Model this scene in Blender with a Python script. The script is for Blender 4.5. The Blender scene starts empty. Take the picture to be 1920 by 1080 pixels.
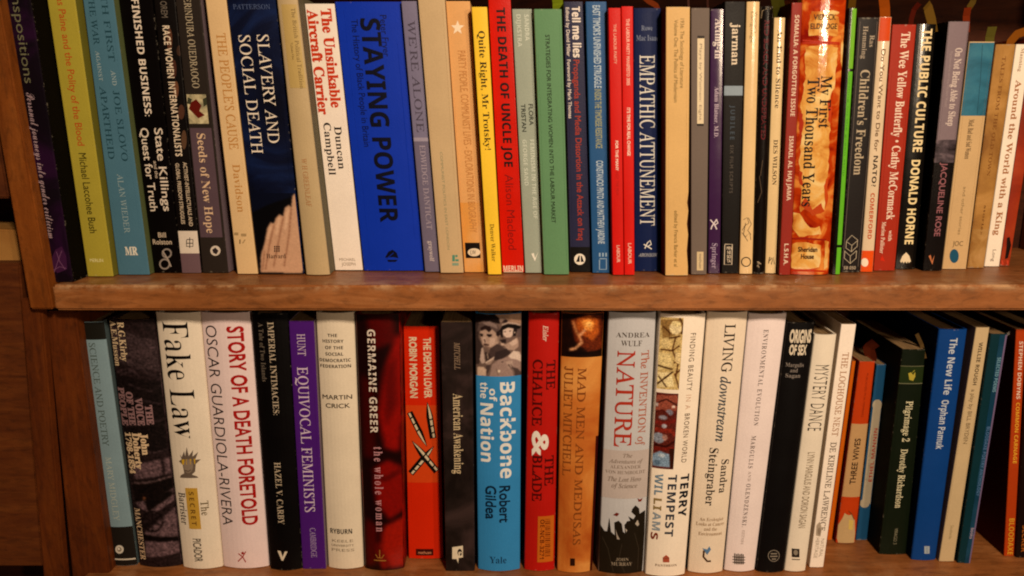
import bpy, bmesh, math, random
import numpy as np
from mathutils import Vector
random.seed(7)
SC = bpy.context.scene
COL = SC.collection

# ------------------------------------------------------------------ camera, light, exposure
D = 0.70                       # metres from the lens to the front edge of the shelves
PITCH = math.radians(13.0)     # the phone looks slightly down
FPX = 1443.0                   # focal length in photo pixels (26 mm equivalent)
cam = bpy.data.cameras.new('camera'); cam.sensor_width = 36; cam.lens = FPX / 1920 * 36
cam.clip_start = 0.02; cam.clip_end = 20
cam.dof.use_dof = True; cam.dof.focus_distance = 0.76; cam.dof.aperture_fstop = 5.0
co = bpy.data.objects.new('camera', cam); COL.objects.link(co)
co.location = (0, -D, 0); co.rotation_euler = (math.radians(90) - PITCH, 0, 0)
SC.camera = co

W = bpy.data.worlds.new('World'); SC.world = W; W.use_nodes = True
bg = W.node_tree.nodes['Background']; bg.inputs[0].default_value = (1.0, 0.55, 0.30, 1); bg.inputs[1].default_value = 0.045

def lamp(name, loc, target, size, power, colr):
    l = bpy.data.lights.new(name, 'AREA'); l.shape = 'DISK'; l.size = size; l.energy = power; l.color = colr
    o = bpy.data.objects.new(name, l); COL.objects.link(o); o.location = loc
    o.rotation_euler = (Vector(target) - Vector(loc)).to_track_quat('-Z', 'Y').to_euler()
    return o
lamp('ceiling_lamp', (0.42, -1.22, 0.60), (0.12, 0.0, -0.15), 0.16, 23.5, (1.0, 0.78, 0.575))
lamp('table_lamp', (0.86, -1.40, 0.22), (0.30, 0.0, -0.05), 0.085, 6.5, (1.0, 0.76, 0.52))

vs = SC.view_settings; vs.view_transform = 'Standard'; vs.look = 'None'; vs.exposure = 0.0; vs.gamma = 1.0
SC.cycles.max_bounces = 5; SC.cycles.filter_width = 2.0

# ------------------------------------------------------------------ measuring: photo rows and columns to metres on a real plane
cP, sP = math.cos(PITCH), math.sin(PITCH)
def ray(u, v):
    X = (u - 960) / FPX; Yc = (540 - v) / FPX
    return Vector((X, cP + Yc * sP, -sP + Yc * cP))
def on_y(u, v, Y):
    d = ray(u, v); t = (Y + D) / d.y
    return d.x * t, d.z * t
def on_z(u, v, z):
    d = ray(u, v); t = z / d.z
    return d.x * t, d.y * t - D
Z1 = on_y(960, 534, 0)[1]            # top of the upper shelf board
Z1B = on_y(960, 581.5, 0)[1]         # its underside
Z2 = on_y(960, 1068, 0.030)[1]       # top of the lower shelf board
ZT = 0.155                           # underside of the board above the upper row

def lin(h):
    if not isinstance(h, str): return h
    o = []
    for i in (0, 2, 4):
        c = int(h[i:i+2], 16) / 255
        v = c / 12.92 if c <= .04045 else ((c + .055) / 1.055) ** 2.4
        o.append(v * v / (v + .006))        # printing inks are blacker than a phone shows them
    return tuple(o)

# ------------------------------------------------------------------ materials
MATS = {}
def nd(nt, t, **k):
    n = nt.nodes.new(t)
    for a, b in k.items():
        if a in n.inputs.keys(): n.inputs[a].default_value = b
        else: setattr(n, a, b)
    return n
def mat(c, rough=.42, kind='plain', c2=None, c3=None, wear=.5, spec=None, sc=1.0):
    if spec is None: spec = .6 if rough < .23 else .14
    key = (c, rough, kind, c2, c3, wear, spec, sc)
    if key in MATS: return MATS[key]
    m = bpy.data.materials.new('%s_%s' % (kind, c if isinstance(c, str) else 'paint')); m.use_nodes = True
    nt = m.node_tree; L = nt.links; p = nt.nodes['Principled BSDF']
    tc = nd(nt, 'ShaderNodeTexCoord')
    n1 = nd(nt, 'ShaderNodeTexNoise', Scale=35 * sc, Detail=4.0, Roughness=.6); L.new(tc.outputs['Object'], n1.inputs['Vector'])
    n2 = nd(nt, 'ShaderNodeTexNoise', Scale=700.0, Detail=2.0); L.new(tc.outputs['Object'], n2.inputs['Vector'])
    base = lin(c)
    if kind in ('plain', 'ink', 'cloth'):
        rgb = nd(nt, 'ShaderNodeRGB'); rgb.outputs[0].default_value = (*base, 1); cur = rgb.outputs[0]
    elif kind in ('marble', 'wood', 'pages', 'cloud', 'stones'):
        rp = nd(nt, 'ShaderNodeValToRGB'); cr = rp.color_ramp
        if kind == 'stones':
            vo = nd(nt, 'ShaderNodeTexVoronoi', Scale=130 * sc, feature='DISTANCE_TO_EDGE'); 
            dm = nd(nt, 'ShaderNodeVectorMath', operation='ADD'); sw = nd(nt, 'ShaderNodeVectorMath', operation='SCALE'); sw.inputs['Scale'].default_value = .012
            L.new(n1.outputs['Color'], sw.inputs[0]); L.new(sw.outputs[0], dm.inputs[0]); L.new(tc.outputs['Object'], dm.inputs[1])
            L.new(dm.outputs[0], vo.inputs['Vector']); src = vo.outputs['Distance']; pos = (.02, .12, .5)
        elif kind == 'wood':
            mp = nd(nt, 'ShaderNodeMapping'); mp.inputs['Scale'].default_value = (5, 45, 45) if sc == 1 else (50, 50, 5); L.new(tc.outputs['Object'], mp.inputs[0])
            wn = nd(nt, 'ShaderNodeTexNoise', Scale=1.6, Detail=8.0, Roughness=.62, Distortion=1.2); L.new(mp.outputs[0], wn.inputs['Vector'])
            src = wn.outputs['Fac']; pos = (.28, .5, .72)
        elif kind == 'pages':
            mp = nd(nt, 'ShaderNodeMapping'); mp.inputs['Scale'].default_value = (2600, 12, 12); L.new(tc.outputs['Object'], mp.inputs[0])
            wn = nd(nt, 'ShaderNodeTexNoise', Scale=1.0, Detail=2.0); L.new(mp.outputs[0], wn.inputs['Vector']); src = wn.outputs['Fac']; pos = (.3, .5, .7)
        else:
            n3 = nd(nt, 'ShaderNodeTexNoise', Scale=(45 if kind == 'marble' else 16) * sc, Detail=5.0, Roughness=.55, Distortion=.8)
            L.new(tc.outputs['Object'], n3.inputs['Vector']); src = n3.outputs['Fac']; pos = (.34, .5, .64)
        cols = (base, lin(c2), lin(c3 or c2))
        cr.elements[0].position = pos[0]; cr.elements[0].color = (*cols[0], 1)
        cr.elements[1].position = pos[2]; cr.elements[1].color = (*cols[2], 1)
        e = cr.elements.new(pos[1]); e.color = (*cols[1], 1)
        L.new(src, rp.inputs[0]); cur = rp.outputs[0]
    if kind == 'wood':                            # mottling, short dark flecks and scratches, pale worn arrises
        fm = nd(nt, 'ShaderNodeMapping'); fm.inputs['Scale'].default_value = (60, 190, 190) if sc == 1 else (190, 190, 60); L.new(tc.outputs['Object'], fm.inputs[0])
        fn = nd(nt, 'ShaderNodeTexNoise', Scale=1.0, Detail=5.0, Roughness=.6, Distortion=.6); L.new(fm.outputs[0], fn.inputs['Vector'])
        fr = nd(nt, 'ShaderNodeMapRange'); fr.inputs[1].default_value = .32; fr.inputs[2].default_value = .5; fr.inputs[3].default_value = .68; L.new(fn.outputs['Fac'], fr.inputs[0])
        bn = nd(nt, 'ShaderNodeTexNoise', Scale=14.0, Detail=6.0, Roughness=.65); L.new(tc.outputs['Object'], bn.inputs['Vector'])
        br = nd(nt, 'ShaderNodeMapRange'); br.inputs[1].default_value = .3; br.inputs[2].default_value = .7; br.inputs[3].default_value = .74; br.inputs[4].default_value = 1.2; L.new(bn.outputs['Fac'], br.inputs[0])
        bm_ = nd(nt, 'ShaderNodeMath', operation='MULTIPLY'); L.new(fr.outputs[0], bm_.inputs[0]); L.new(br.outputs[0], bm_.inputs[1])
        sv = nd(nt, 'ShaderNodeVectorMath', operation='SCALE'); L.new(cur, sv.inputs[0]); L.new(bm_.outputs[0], sv.inputs['Scale']); cur = sv.outputs[0]
        at = nd(nt, 'ShaderNodeAttribute', attribute_name='edge')
        en = nd(nt, 'ShaderNodeTexNoise', Scale=55.0, Detail=6.0, Roughness=.7); L.new(tc.outputs['Object'], en.inputs['Vector'])
        er = nd(nt, 'ShaderNodeMapRange'); er.inputs[1].default_value = .42; er.inputs[2].default_value = .6; er.inputs[4].default_value = .8 * wear; L.new(en.outputs['Fac'], er.inputs[0])
        pw = nd(nt, 'ShaderNodeMath', operation='POWER'); L.new(at.outputs['Fac'], pw.inputs[0]); pw.inputs[1].default_value = 9.0
        em = nd(nt, 'ShaderNodeMath', operation='MULTIPLY'); L.new(er.outputs[0], em.inputs[0]); L.new(pw.outputs[0], em.inputs[1])
        ex = nd(nt, 'ShaderNodeMix', data_type='RGBA'); L.new(em.outputs[0], ex.inputs['Factor']); L.new(cur, ex.inputs['A']); ex.inputs['B'].default_value = (.50, .30, .15, 1); cur = ex.outputs['Result']
    # broad handling tone and fine print grain
    mr = nd(nt, 'ShaderNodeMapRange'); mr.inputs[3].default_value = .9; mr.inputs[4].default_value = 1.09
    L.new(n1.outputs['Fac'], mr.inputs[0])
    mr2 = nd(nt, 'ShaderNodeMapRange'); mr2.inputs[1].default_value = .3; mr2.inputs[2].default_value = .7
    mr2.inputs[3].default_value = .955; mr2.inputs[4].default_value = 1.035; L.new(n2.outputs['Fac'], mr2.inputs[0])
    mu = nd(nt, 'ShaderNodeMath', operation='MULTIPLY'); L.new(mr.outputs[0], mu.inputs[0]); L.new(mr2.outputs[0], mu.inputs[1])
    vm = nd(nt, 'ShaderNodeVectorMath', operation='SCALE'); L.new(cur, vm.inputs[0]); L.new(mu.outputs[0], vm.inputs['Scale']); cur = vm.outputs[0]
    if wear > 0 and kind not in ('ink', 'wood', 'pages'):
        at = nd(nt, 'ShaderNodeAttribute', attribute_name='edge')
        n4 = nd(nt, 'ShaderNodeTexNoise', Scale=210.0, Detail=5.0, Roughness=.7); L.new(tc.outputs['Object'], n4.inputs['Vector'])
        ad = nd(nt, 'ShaderNodeMath', operation='MULTIPLY_ADD'); L.new(at.outputs['Fac'], ad.inputs[0]); ad.inputs[1].default_value = .22 * wear + .08
        L.new(n4.outputs['Fac'], ad.inputs[2])
        m5 = nd(nt, 'ShaderNodeMapRange'); m5.inputs[1].default_value = .74; m5.inputs[2].default_value = .84; m5.inputs[4].default_value = .6; L.new(ad.outputs[0], m5.inputs[0])
        gt = nd(nt, 'ShaderNodeMath', operation='MULTIPLY'); L.new(m5.outputs[0], gt.inputs[0]); L.new(at.outputs['Fac'], gt.inputs[1]); m5 = gt
        mx = nd(nt, 'ShaderNodeMix', data_type='RGBA'); L.new(m5.outputs[0], mx.inputs['Factor']); L.new(cur, mx.inputs['A'])
        pale = tuple(min(.75, x * .45 + .26 * y) for x, y in zip(base, (1.0, .88, .68))); mx.inputs['B'].default_value = (*pale, 1)
        cur = mx.outputs['Result']
    L.new(cur, p.inputs['Base Color'])
    rr = nd(nt, 'ShaderNodeMapRange'); rr.inputs[3].default_value = max(.05, rough - .06); rr.inputs[4].default_value = rough + (.06 if rough < .23 else .14)
    L.new(n1.outputs['Fac'], rr.inputs[0]); L.new(rr.outputs[0], p.inputs['Roughness'])
    p.inputs['Specular IOR Level'].default_value = spec
    bp = nd(nt, 'ShaderNodeBump'); bp.inputs['Strength'].default_value = .5 if kind == 'wood' else .28; bp.inputs['Distance'].default_value = .0006 if rough < .3 else .0004
    L.new((n1 if rough < .3 else n2).outputs['Fac'], bp.inputs['Height']); L.new(bp.outputs[0], p.inputs['Normal'])
    MATS[key] = m
    return m
PAGES = mat('a88c60', .85, 'pages', '8c7050', '685034', 0, .1)  # paper darkened: the shelf's shade on the page tops is in this colour
WOODF = mat('7c4a26', .4, 'wood', '91592f', 'a66e42', 1, .4)
WOODD = mat('4c240c', .55, 'wood', '5e3012', '6e3c18', 0, .3)
WOODV = mat('4e2408', .55, 'wood', '5e2d0c', '6c3711', .6, .25, sc=9)
WOODU = mat('6a3610', .5, 'wood', '7a4217', '884d1e', .8, .25, sc=9)
WOODB = mat('34180a', .75, 'wood', '42200e', '4e2814', 0, .2)

# ------------------------------------------------------------------ mesh helpers
def mesh_obj(name, verts, faces, mats, parent=None, origin=None, midx=None, edge=None, smooth=False):
    me = bpy.data.meshes.new(name)
    o0 = origin or Vector((0, 0, 0))
    me.from_pydata([tuple(Vector(v) - o0) for v in verts], [], faces)
    if not isinstance(mats, (list, tuple)): mats = [mats]
    for m in mats: me.materials.append(m)
    if midx: me.polygons.foreach_set('material_index', midx)
    if edge:
        a = me.attributes.new('edge', 'FLOAT', 'POINT'); a.data.foreach_set('value', edge)
    if smooth: me.polygons.foreach_set('use_smooth', [True] * len(me.polygons))
    me.update()
    o = bpy.data.objects.new(name, me); COL.objects.link(o)
    if parent: o.parent = parent
    return o
def board(name, m, x0, x1, y0, y1, z0, z1, parent=None, origin=None, r=.0015, nx=1, wob=0.0):
    """a plank with softened, slightly uneven edges"""
    bm = bmesh.new(); bmesh.ops.create_cube(bm, size=1)
    for v in bm.verts:
        v.co = (x0 if v.co.x < 0 else x1, y0 if v.co.y < 0 else y1, z0 if v.co.z < 0 else z1)
    if nx > 1:
        es = [e for e in bm.edges if abs(e.verts[0].co.x - e.verts[1].co.x) > 1e-5]
        bmesh.ops.subdivide_edges(bm, edges=es, cuts=nx)
    bmesh.ops.bevel(bm, geom=[e for e in bm.edges if e.calc_face_angle(0) > 1], offset=r, segments=3, affect='EDGES')
    if wob:
        for v in bm.verts:
            if v.co.y < y0 + .01: v.co.y += wob * math.sin(v.co.x * 37) * math.sin(v.co.x * 11 + 1)
            v.co.z -= wob * 1.2 * math.cos(v.co.x * 2.4)
    if origin: bmesh.ops.translate(bm, verts=bm.verts, vec=-Vector(origin))
    me = bpy.data.meshes.new(name); bm.to_mesh(me); bm.free(); me.materials.append(m)
    yo = origin[1] if origin else 0
    a = me.attributes.new('edge', 'FLOAT', 'POINT')
    a.data.foreach_set('value', [1.0 if v.co.y + yo < y0 + r * .8 + abs(wob) and v.co.z + (origin[2] if origin else 0) > z1 - r * 1.2 - abs(wob) * 2.5 else 0.0 for v in me.vertices])
    o = bpy.data.objects.new(name, me); COL.objects.link(o)
    if parent: o.parent = parent
    return o
def empty(name, loc, label, cat, group=None):
    o = bpy.data.objects.new(name, None); COL.objects.link(o); o.location = loc
    o.empty_display_size = .02; o['label'] = label; o['category'] = cat
    if group: o['group'] = group
    return o

# ------------------------------------------------------------------ lettering
def conv(s, style):
    if style in ('R', 'I'): b, sp, dg = 0x1D434, {'h': '\u210e'}, 0x1D7CE
    elif style in ('b', 'B', 'BB'): b, sp, dg = 0x1D400, {}, 0x1D7CE
    elif style == 'SB': b, sp, dg = 0x1D5D4, {}, 0x1D7EC
    elif style == 'C': b, sp, dg = 0x1D4D0, {}, None
    else: return s
    o = ''
    for c in s:
        if c in sp: o += sp[c]
        elif 'A' <= c <= 'Z': o += chr(b + ord(c) - 65)
        elif 'a' <= c <= 'z': o += chr(b + 26 + ord(c) - 97)
        elif c.isdigit() and dg: o += chr(dg + int(c))
        else: o += c
    return o
CAPH = {}
def text_bm(s, style, weight=0.0, spacing=1.0, shear=0.0):
    cu = bpy.data.curves.new('t', 'FONT'); cu.body = conv(s, style); cu.resolution_u = 3; cu.fill_mode = 'FRONT'; cu.space_character = spacing
    cu.shear = shear
    ob = bpy.data.objects.new('t', cu); COL.objects.link(ob)
    bpy.context.view_layer.update()
    me = bpy.data.meshes.new_from_object(ob.evaluated_get(bpy.context.evaluated_depsgraph_get()))
    bm = bmesh.new(); bm.from_mesh(me)
    bpy.data.objects.remove(ob); bpy.data.curves.remove(cu); bpy.data.meshes.remove(me)
    bmesh.ops.remove_doubles(bm, verts=bm.verts, dist=1e-4)
    if style == 'R':
        for v in bm.verts: v.co.x -= v.co.y * .27
    dx, dy = {'R': (.004, .004), 'b': (-.014, .004), 'B': (-.004, .004), 'BB': (.006, .006), 'S': (.006, .006),
              'SH': (.03, .03), 'SL': (-.006, -.006), 'SB': (0, 0), 'I': (.003, .003), 'C': (0, 0)}[style]
    dx += weight; dy += weight
    if dx or dy:
        mv = {}
        for v in bm.verts:
            n = Vector((0, 0))
            for e in v.link_edges:
                if len(e.link_faces) == 1:
                    d = (e.verts[1].co - e.verts[0].co).xy
                    if d.length < 1e-6: continue
                    q = Vector((d.y, -d.x)).normalized()
                    f = e.link_faces[0].calc_center_median().xy - (e.verts[0].co.xy + e.verts[1].co.xy) / 2
                    if f.dot(q) > 0: q = -q
                    n += q
            if n.length > .3: n.normalize(); mv[v] = n
        for v, n in mv.items(): v.co.x += n.x * dx; v.co.y += n.y * dy
    return bm
def caph(style):
    if style not in CAPH:
        bm = text_bm('H', style); CAPH[style] = max(v.co.y for v in bm.verts); bm.free()
    return CAPH[style]

# ------------------------------------------------------------------ books
class Book: pass
BOOKS = []
A_S = [0, .015, .04, .09, .18, .3, .4, .5, .6, .7, .82, .91, .96, .985, 1]
def add(row, top, bot, label, c, prints=(), kind='flat', m=None, cov=None, depth=.135, Y=None, hard=False, pages=None, rough=.42, wear=.5, S=None, deck=None):
    b = Book(); b.row = row; b.label = label; b.c = c; b.prints = prints; b.kind = kind; b.depth = depth; b.hard = hard
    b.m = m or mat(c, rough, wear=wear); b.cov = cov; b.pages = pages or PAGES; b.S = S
    zs = Z1 if row == 1 else Z2
    (vt, xl0, xr0, vr), (vb, xl1, xr1) = (top if len(top) == 4 else (*top, top[0])), bot
    if Y is None: _, Y = on_z(960, vb, zs)
    b.Y = Y; b.zb = zs + .0004
    zt = on_y(960, vt, Y)[1]; zr = on_y(960, vr, Y)[1]
    def X(u, z):     # world x on the plane Y at height z for column u
        # row of that height, then unproject
        t = z
        v = 540 - FPX * math.tan(math.atan2(z, Y + D) + PITCH)
        return on_y(u, v, Y)[0]
    bl, br = X(xl1, b.zb), X(xr1, b.zb); tl, tr = X(xl0, zr), X(xr0, zr)
    k = (zt - b.zb) / (zr - b.zb)
    b.zt = zt; b.xb = [bl, br]; b.xt = [bl + (tl - bl) * k, br + (tr - br) * k]
    b.hw = (br - bl)
    BOOKS.append(b); return b
def finish_layout():
    worst = 0
    for row in (1, 2):
        bs = [b for b in BOOKS if b.row == row]
        for p, q in zip(bs, bs[1:]):
            lo = p.zb; hi = min(p.zt, q.zt)
            def at(b, i, z): t = (z - b.zb) / (b.zt - b.zb); return b.xb[i] + (b.xt[i] - b.xb[i]) * t
            o0 = at(p, 1, lo) - at(q, 0, lo) + .0004; o1 = at(p, 1, hi) - at(q, 0, hi) + .0004
            worst = max(worst, o0, o1)
            for o, top in ((max(o0, 0), False), (max(o1, 0), True)):
                if o <= 0: continue
                if top:
                    p.xt[1] -= o / 2 * (p.zt - p.zb) / (hi - lo); q.xt[0] += o / 2 * (q.zt - q.zb) / (hi - lo)
                else: p.xb[1] -= o / 2; q.xb[0] += o / 2
    print('worst overlap mm', worst * 1000)
    for row in (1, 2):
        bs = [b for b in BOOKS if b.row == row]
        for b in bs:
            print(b.label[:30], 'Y %.3f w %.1f/%.1f h %.0f' % (b.Y, 1e3 * (b.xb[1] - b.xb[0]), 1e3 * (b.xt[1] - b.xt[0]), 1e3 * (b.zt - b.zb)))
def prof(b, a):
    w = min(b.xb[1] - b.xb[0], b.xt[1] - b.xt[0]); q = abs(2 * a - 1)
    S = b.S if b.S is not None else (min(.005, .12 * w) if b.kind == 'round' else .0004)
    r = .0012 if b.kind == 'round' else .0007
    d = (1 - q) * w / 2
    return S * q * q + (r * (1 - math.sqrt(max(0, 1 - (1 - d / r) ** 2))) if d < r else 0)
def P(b, a, t, off=0.0):
    x0 = b.xb[0] + (b.xt[0] - b.xb[0]) * t; x1 = b.xb[1] + (b.xt[1] - b.xb[1]) * t
    return Vector((x0 + (x1 - x0) * a, b.Y + prof(b, a) - off, b.zb + (b.zt - b.zb) * t))
def t_of(b, v): return (on_y(960, v, b.Y)[1] - b.zb) / (b.zt - b.zb)
def a_of(b, u, v):
    x, z = on_y(u, v, b.Y); t = (z - b.zb) / (b.zt - b.zb)
    x0 = b.xb[0] + (b.xt[0] - b.xb[0]) * t; x1 = b.xb[1] + (b.xt[1] - b.xb[1]) * t
    return (x - x0) / (x1 - x0), t
TS = [0, .004, .012, .1, .25, .4, .55, .7, .85, .988, .996, 1]
def build(b):
    loc = P(b, .5, 0); loc.y = b.Y + b.depth / 2
    root = empty('book', loc, b.label, 'book', 'books on the upper shelf' if b.row == 1 else 'books on the lower shelf'); b.root = root; b.loc = loc
    th = .0022 if b.hard else .0005
    # cover: outer and inner sheet, closed at the top, bottom and fore-edge
    ring = []
    A = [a for a in A_S]
    for t in TS:
        ov, iv = [], []
        pL, pR = P(b, 0, t), P(b, 1, t); wd = pR.x - pL.x
        ov.append((pL.x, b.Y + b.depth, pL.z)); ov.append((pL.x, b.Y + b.depth * .5, pL.z)); ov.append((pL.x, b.Y + .008, pL.z))
        for a in A: ov.append(tuple(P(b, a, t)))
        ov += [(pR.x, b.Y + .008, pR.z), (pR.x, b.Y + b.depth * .5, pR.z), (pR.x, b.Y + b.depth, pR.z)]
        for i, (x, y, z) in enumerate(ov):
            f = (x - pL.x) / wd
            iv.append((pL.x + th + f * (wd - 2 * th), y + (0 if i in (0, len(ov) - 1) else th if 2 < i < len(ov) - 3 else 0), z))
        ring.append((ov, iv))
    n = len(ring[0][0]); V, F, E = [], [], []
    for k, (ov, iv) in enumerate(ring):
        V += ov + iv
        te = 1.0 if TS[k] in (0, 1) else .9 if TS[k] in (.004, .996) else 0.0
        for i in range(n):
            a = A[i - 3] if 3 <= i < n - 3 else (0 if i < 3 else 1)
            ae = 1.0 if (i == 3 or i == n - 4) else .8 if (i in (4, n - 5)) else (.0)
            E.append(max(te, ae))
        E += [0] * n
    for k in range(len(TS) - 1):
        o0, o1 = k * 2 * n, (k + 1) * 2 * n
        for i in range(n - 1):
            F.append((o0 + i, o0 + i + 1, o1 + i + 1, o1 + i))
            F.append((o0 + n + i + 1, o0 + n + i, o1 + n + i, o1 + n + i + 1))
        F.append((o0 + n, o0, o1, o1 + n)); F.append((o0 + n - 1, o0 + 2 * n - 1, o1 + 2 * n - 1, o1 + n - 1))
    for o0, flip in ((0, True), ((len(TS) - 1) * 2 * n, False)):
        for i in range(n - 1):
            q = (o0 + i, o0 + i + 1, o0 + n + i + 1, o0 + n + i)
            F.append(q[::-1] if flip else q)
    ms = [b.m]; mi = None
    if b.cov:
        ms.append(mat(b.cov, .6, spec=.05)); mi = []
        for k in range(len(TS) - 1):
            for i in range(n - 1): s = 1 if (i < 3 or i > n - 5) else 0; mi += [s, s]
            mi += [1, 1]
        mi += [0] * (2 * (n - 1))
    mesh_obj('cover', V, F, ms, root, loc, mi, E)
    # page block
    dz = .003 if b.hard else .0005
    pv, pf = [], []
    s0, s1 = dz / (b.zt - b.zb), 1 - dz / (b.zt - b.zb)
    cols = 9
    for t in (s0, s1):
        pL, pR = P(b, 0, t), P(b, 1, t)
        g = th + .0003
        for i in range(cols + 1):
            f = i / cols; x = pL.x + g + f * (pR.x - pL.x - 2 * g)
            pv.append((x, b.Y + prof(b, f) + th + .0006, pL.z))
        for i in range(cols + 1):
            f = i / cols; x = pL.x + g + f * (pR.x - pL.x - 2 * g)
            pv.append((x, b.Y + b.depth - .004, pL.z))
    m2 = 2 * (cols + 1)
    for i in range(cols):
        pf.append((i, i + 1, m2 + i + 1, m2 + i)); pf.append((cols + 1 + i + 1, cols + 1 + i, m2 + cols + 1 + i, m2 + cols + 2 + i))
        pf.append((i, cols + 1 + i, cols + 2 + i, i + 1)); pf.append((m2 + i, m2 + i + 1, m2 + cols + 2 + i, m2 + cols + 1 + i))
    pf.append((0, m2, m2 + cols + 1, cols + 1)); pf.append((cols, 2 * cols + 1, m2 + 2 * cols + 1, m2 + cols))
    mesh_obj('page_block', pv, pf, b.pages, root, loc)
    if b.hard:   # head band at the top of the spine
        hv = []; hf = []
        for i in range(7):
            a = .12 + .76 * i / 6
            for off, t in ((-th - .0002, 1 - .003 / (b.zt - b.zb)), (-th - .0016, 1 - .003 / (b.zt - b.zb)), (-th - .0016, 1 - .0012 / (b.zt - b.zb)), (-th - .0002, 1 - .0012 / (b.zt - b.zb))):
                hv.append(tuple(P(b, a, t, off)))
        for i in range(6):
            for j in range(4): hf.append((i * 4 + j, i * 4 + (j + 1) % 4, i * 4 + 4 + (j + 1) % 4, i * 4 + 4 + j))
        mesh_obj('head_band', hv, hf, mat('8a7050', .7), root, loc)
    b.layer = .00012
    if b.kind == 'flat' and not b.hard and (b.xb[1] - b.xb[0]) > .016:   # reading creases: thin pressed ridges down the spine
        rn = random.Random(len(b.label)); cv, cf = [], []
        for q in range(2):
            a0 = rn.uniform(.06, .13) if q == 0 else rn.uniform(.87, .94)
            t = rn.uniform(.02, .3); t1 = rn.uniform(.6, .98); n = 26
            for i in range(n + 1):
                tt = t + (t1 - t) * i / n; aa = a0 + rn.uniform(-.006, .006); w_ = .0035 * math.sin(math.pi * i / n) + .0006
                k0 = len(cv)
                for da, h in ((-w_, .00002), (0, .00022), (w_, .00002)): cv.append(tuple(P(b, aa + da, tt, h) - loc))
                if i: cf += [(k0 - 3, k0 - 2, k0 + 1, k0), (k0 - 2, k0 - 1, k0 + 2, k0 + 1)]
        o = mesh_obj('crease', cv, cf, b.m, root); o['kind'] = 'stuff'
    for pr in b.prints: do_print(b, pr)
NAMES = {'T': 'title', 'A': 'author_name', 'S': 'subtitle', 'M': 'publisher_name', 'N': 'small_print'}
def shape_pts(pts):
    if pts[0] == 'e':
        _, u, v, ru, rv = pts; return [(u + ru * math.cos(q * math.pi / 9), v + rv * math.sin(q * math.pi / 9)) for q in range(18)]
    if pts[0] == 'l':                             # a stroke of given width
        w_ = pts[1]; q = pts[2:]; L_, R_ = [], []
        for i, (u, v) in enumerate(q):
            a_ = q[max(0, i - 1)]; c_ = q[min(len(q) - 1, i + 1)]
            dx, dy = c_[0] - a_[0], c_[1] - a_[1]; l = math.hypot(dx, dy) or 1
            L_.append((u - dy / l * w_ / 2, v + dx / l * w_ / 2)); R_.append((u + dy / l * w_ / 2, v - dx / l * w_ / 2))
        return L_ + R_[::-1]
    return pts
VC = {}
def print_mat(rough, spec):
    if (rough, spec) in VC: return VC[(rough, spec)]
    m = bpy.data.materials.new('printed_picture'); m.use_nodes = True; nt = m.node_tree; p = nt.nodes['Principled BSDF']
    a = nd(nt, 'ShaderNodeAttribute', attribute_name='ink'); nt.links.new(a.outputs['Color'], p.inputs['Base Color'])
    p.inputs['Roughness'].default_value = rough; p.inputs['Specular IOR Level'].default_value = spec
    VC[(rough, spec)] = m; return m
def picture(b, name, v0, v1, a0, a1, bgc, polys, nx=40, blur=1.1, noise=.05, rough=.4, spec=.15):
    """a halftone picture printed on the spine: the shapes are softened into the printing dots of a fine grid"""
    t1, t0 = t_of(b, v0), t_of(b, v1)
    Wd = (a1 - a0) * (b.xb[1] - b.xb[0]); Hd = (t1 - t0) * (b.zt - b.zb); ny = max(8, int(nx * Hd / Wd))
    A, T = np.meshgrid(np.linspace(a0, a1, nx), np.linspace(t0, t1, ny))
    def hx(h): return np.array([int(h[i:i+2], 16) / 255 for i in (0, 2, 4)])
    img = np.ones((ny, nx, 3)) * hx(bgc)
    for c, pts in polys:
        q = [a_of(b, u, v) for u, v in shape_pts(pts)]; ins = np.zeros(A.shape, bool)
        for i in range(len(q)):
            (x0, y0), (x1, y1) = q[i], q[(i + 1) % len(q)]
            if y0 == y1: continue
            ins ^= ((y0 > T) != (y1 > T)) & (A < (x1 - x0) * (T - y0) / (y1 - y0) + x0)
        img[ins] = hx(c)
    k = np.exp(-np.arange(-3, 4) ** 2 / (2 * blur * blur)); k /= k.sum()
    for ax in (0, 1):
        pad = np.pad(img, [(3, 3) if ax == i else (0, 0) for i in range(3)], mode='edge')
        img = sum(k[j] * np.take(pad, range(j, j + img.shape[ax]), axis=ax) for j in range(7))
    rs = np.random.RandomState(5); n = rs.normal(0, 1, (ny, nx)); n = (n + np.roll(n, 1, 0) + np.roll(n, 1, 1)) / 1.7
    img = np.clip(img * (1 + noise * n[..., None]), 0, 1)
    v = np.where(img <= .04045, img / 12.92, ((img + .055) / 1.055) ** 2.4); v = v * v / (v + .006)
    V = [tuple(P(b, float(A[j, i]), float(T[j, i]), b.layer) - b.loc) for j in range(ny) for i in range(nx)]
    F = [(j * nx + i, j * nx + i + 1, (j + 1) * nx + i + 1, (j + 1) * nx + i) for j in range(ny - 1) for i in range(nx - 1)]
    o = mesh_obj(name, V, F, print_mat(rough, spec), b.root)
    ca = o.data.color_attributes.new('ink', 'FLOAT_COLOR', 'POINT')
    ca.data.foreach_set('color', np.concatenate([v, np.ones((ny, nx, 1))], 2).astype(np.float32).ravel())
    b.layer += .00004
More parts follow.
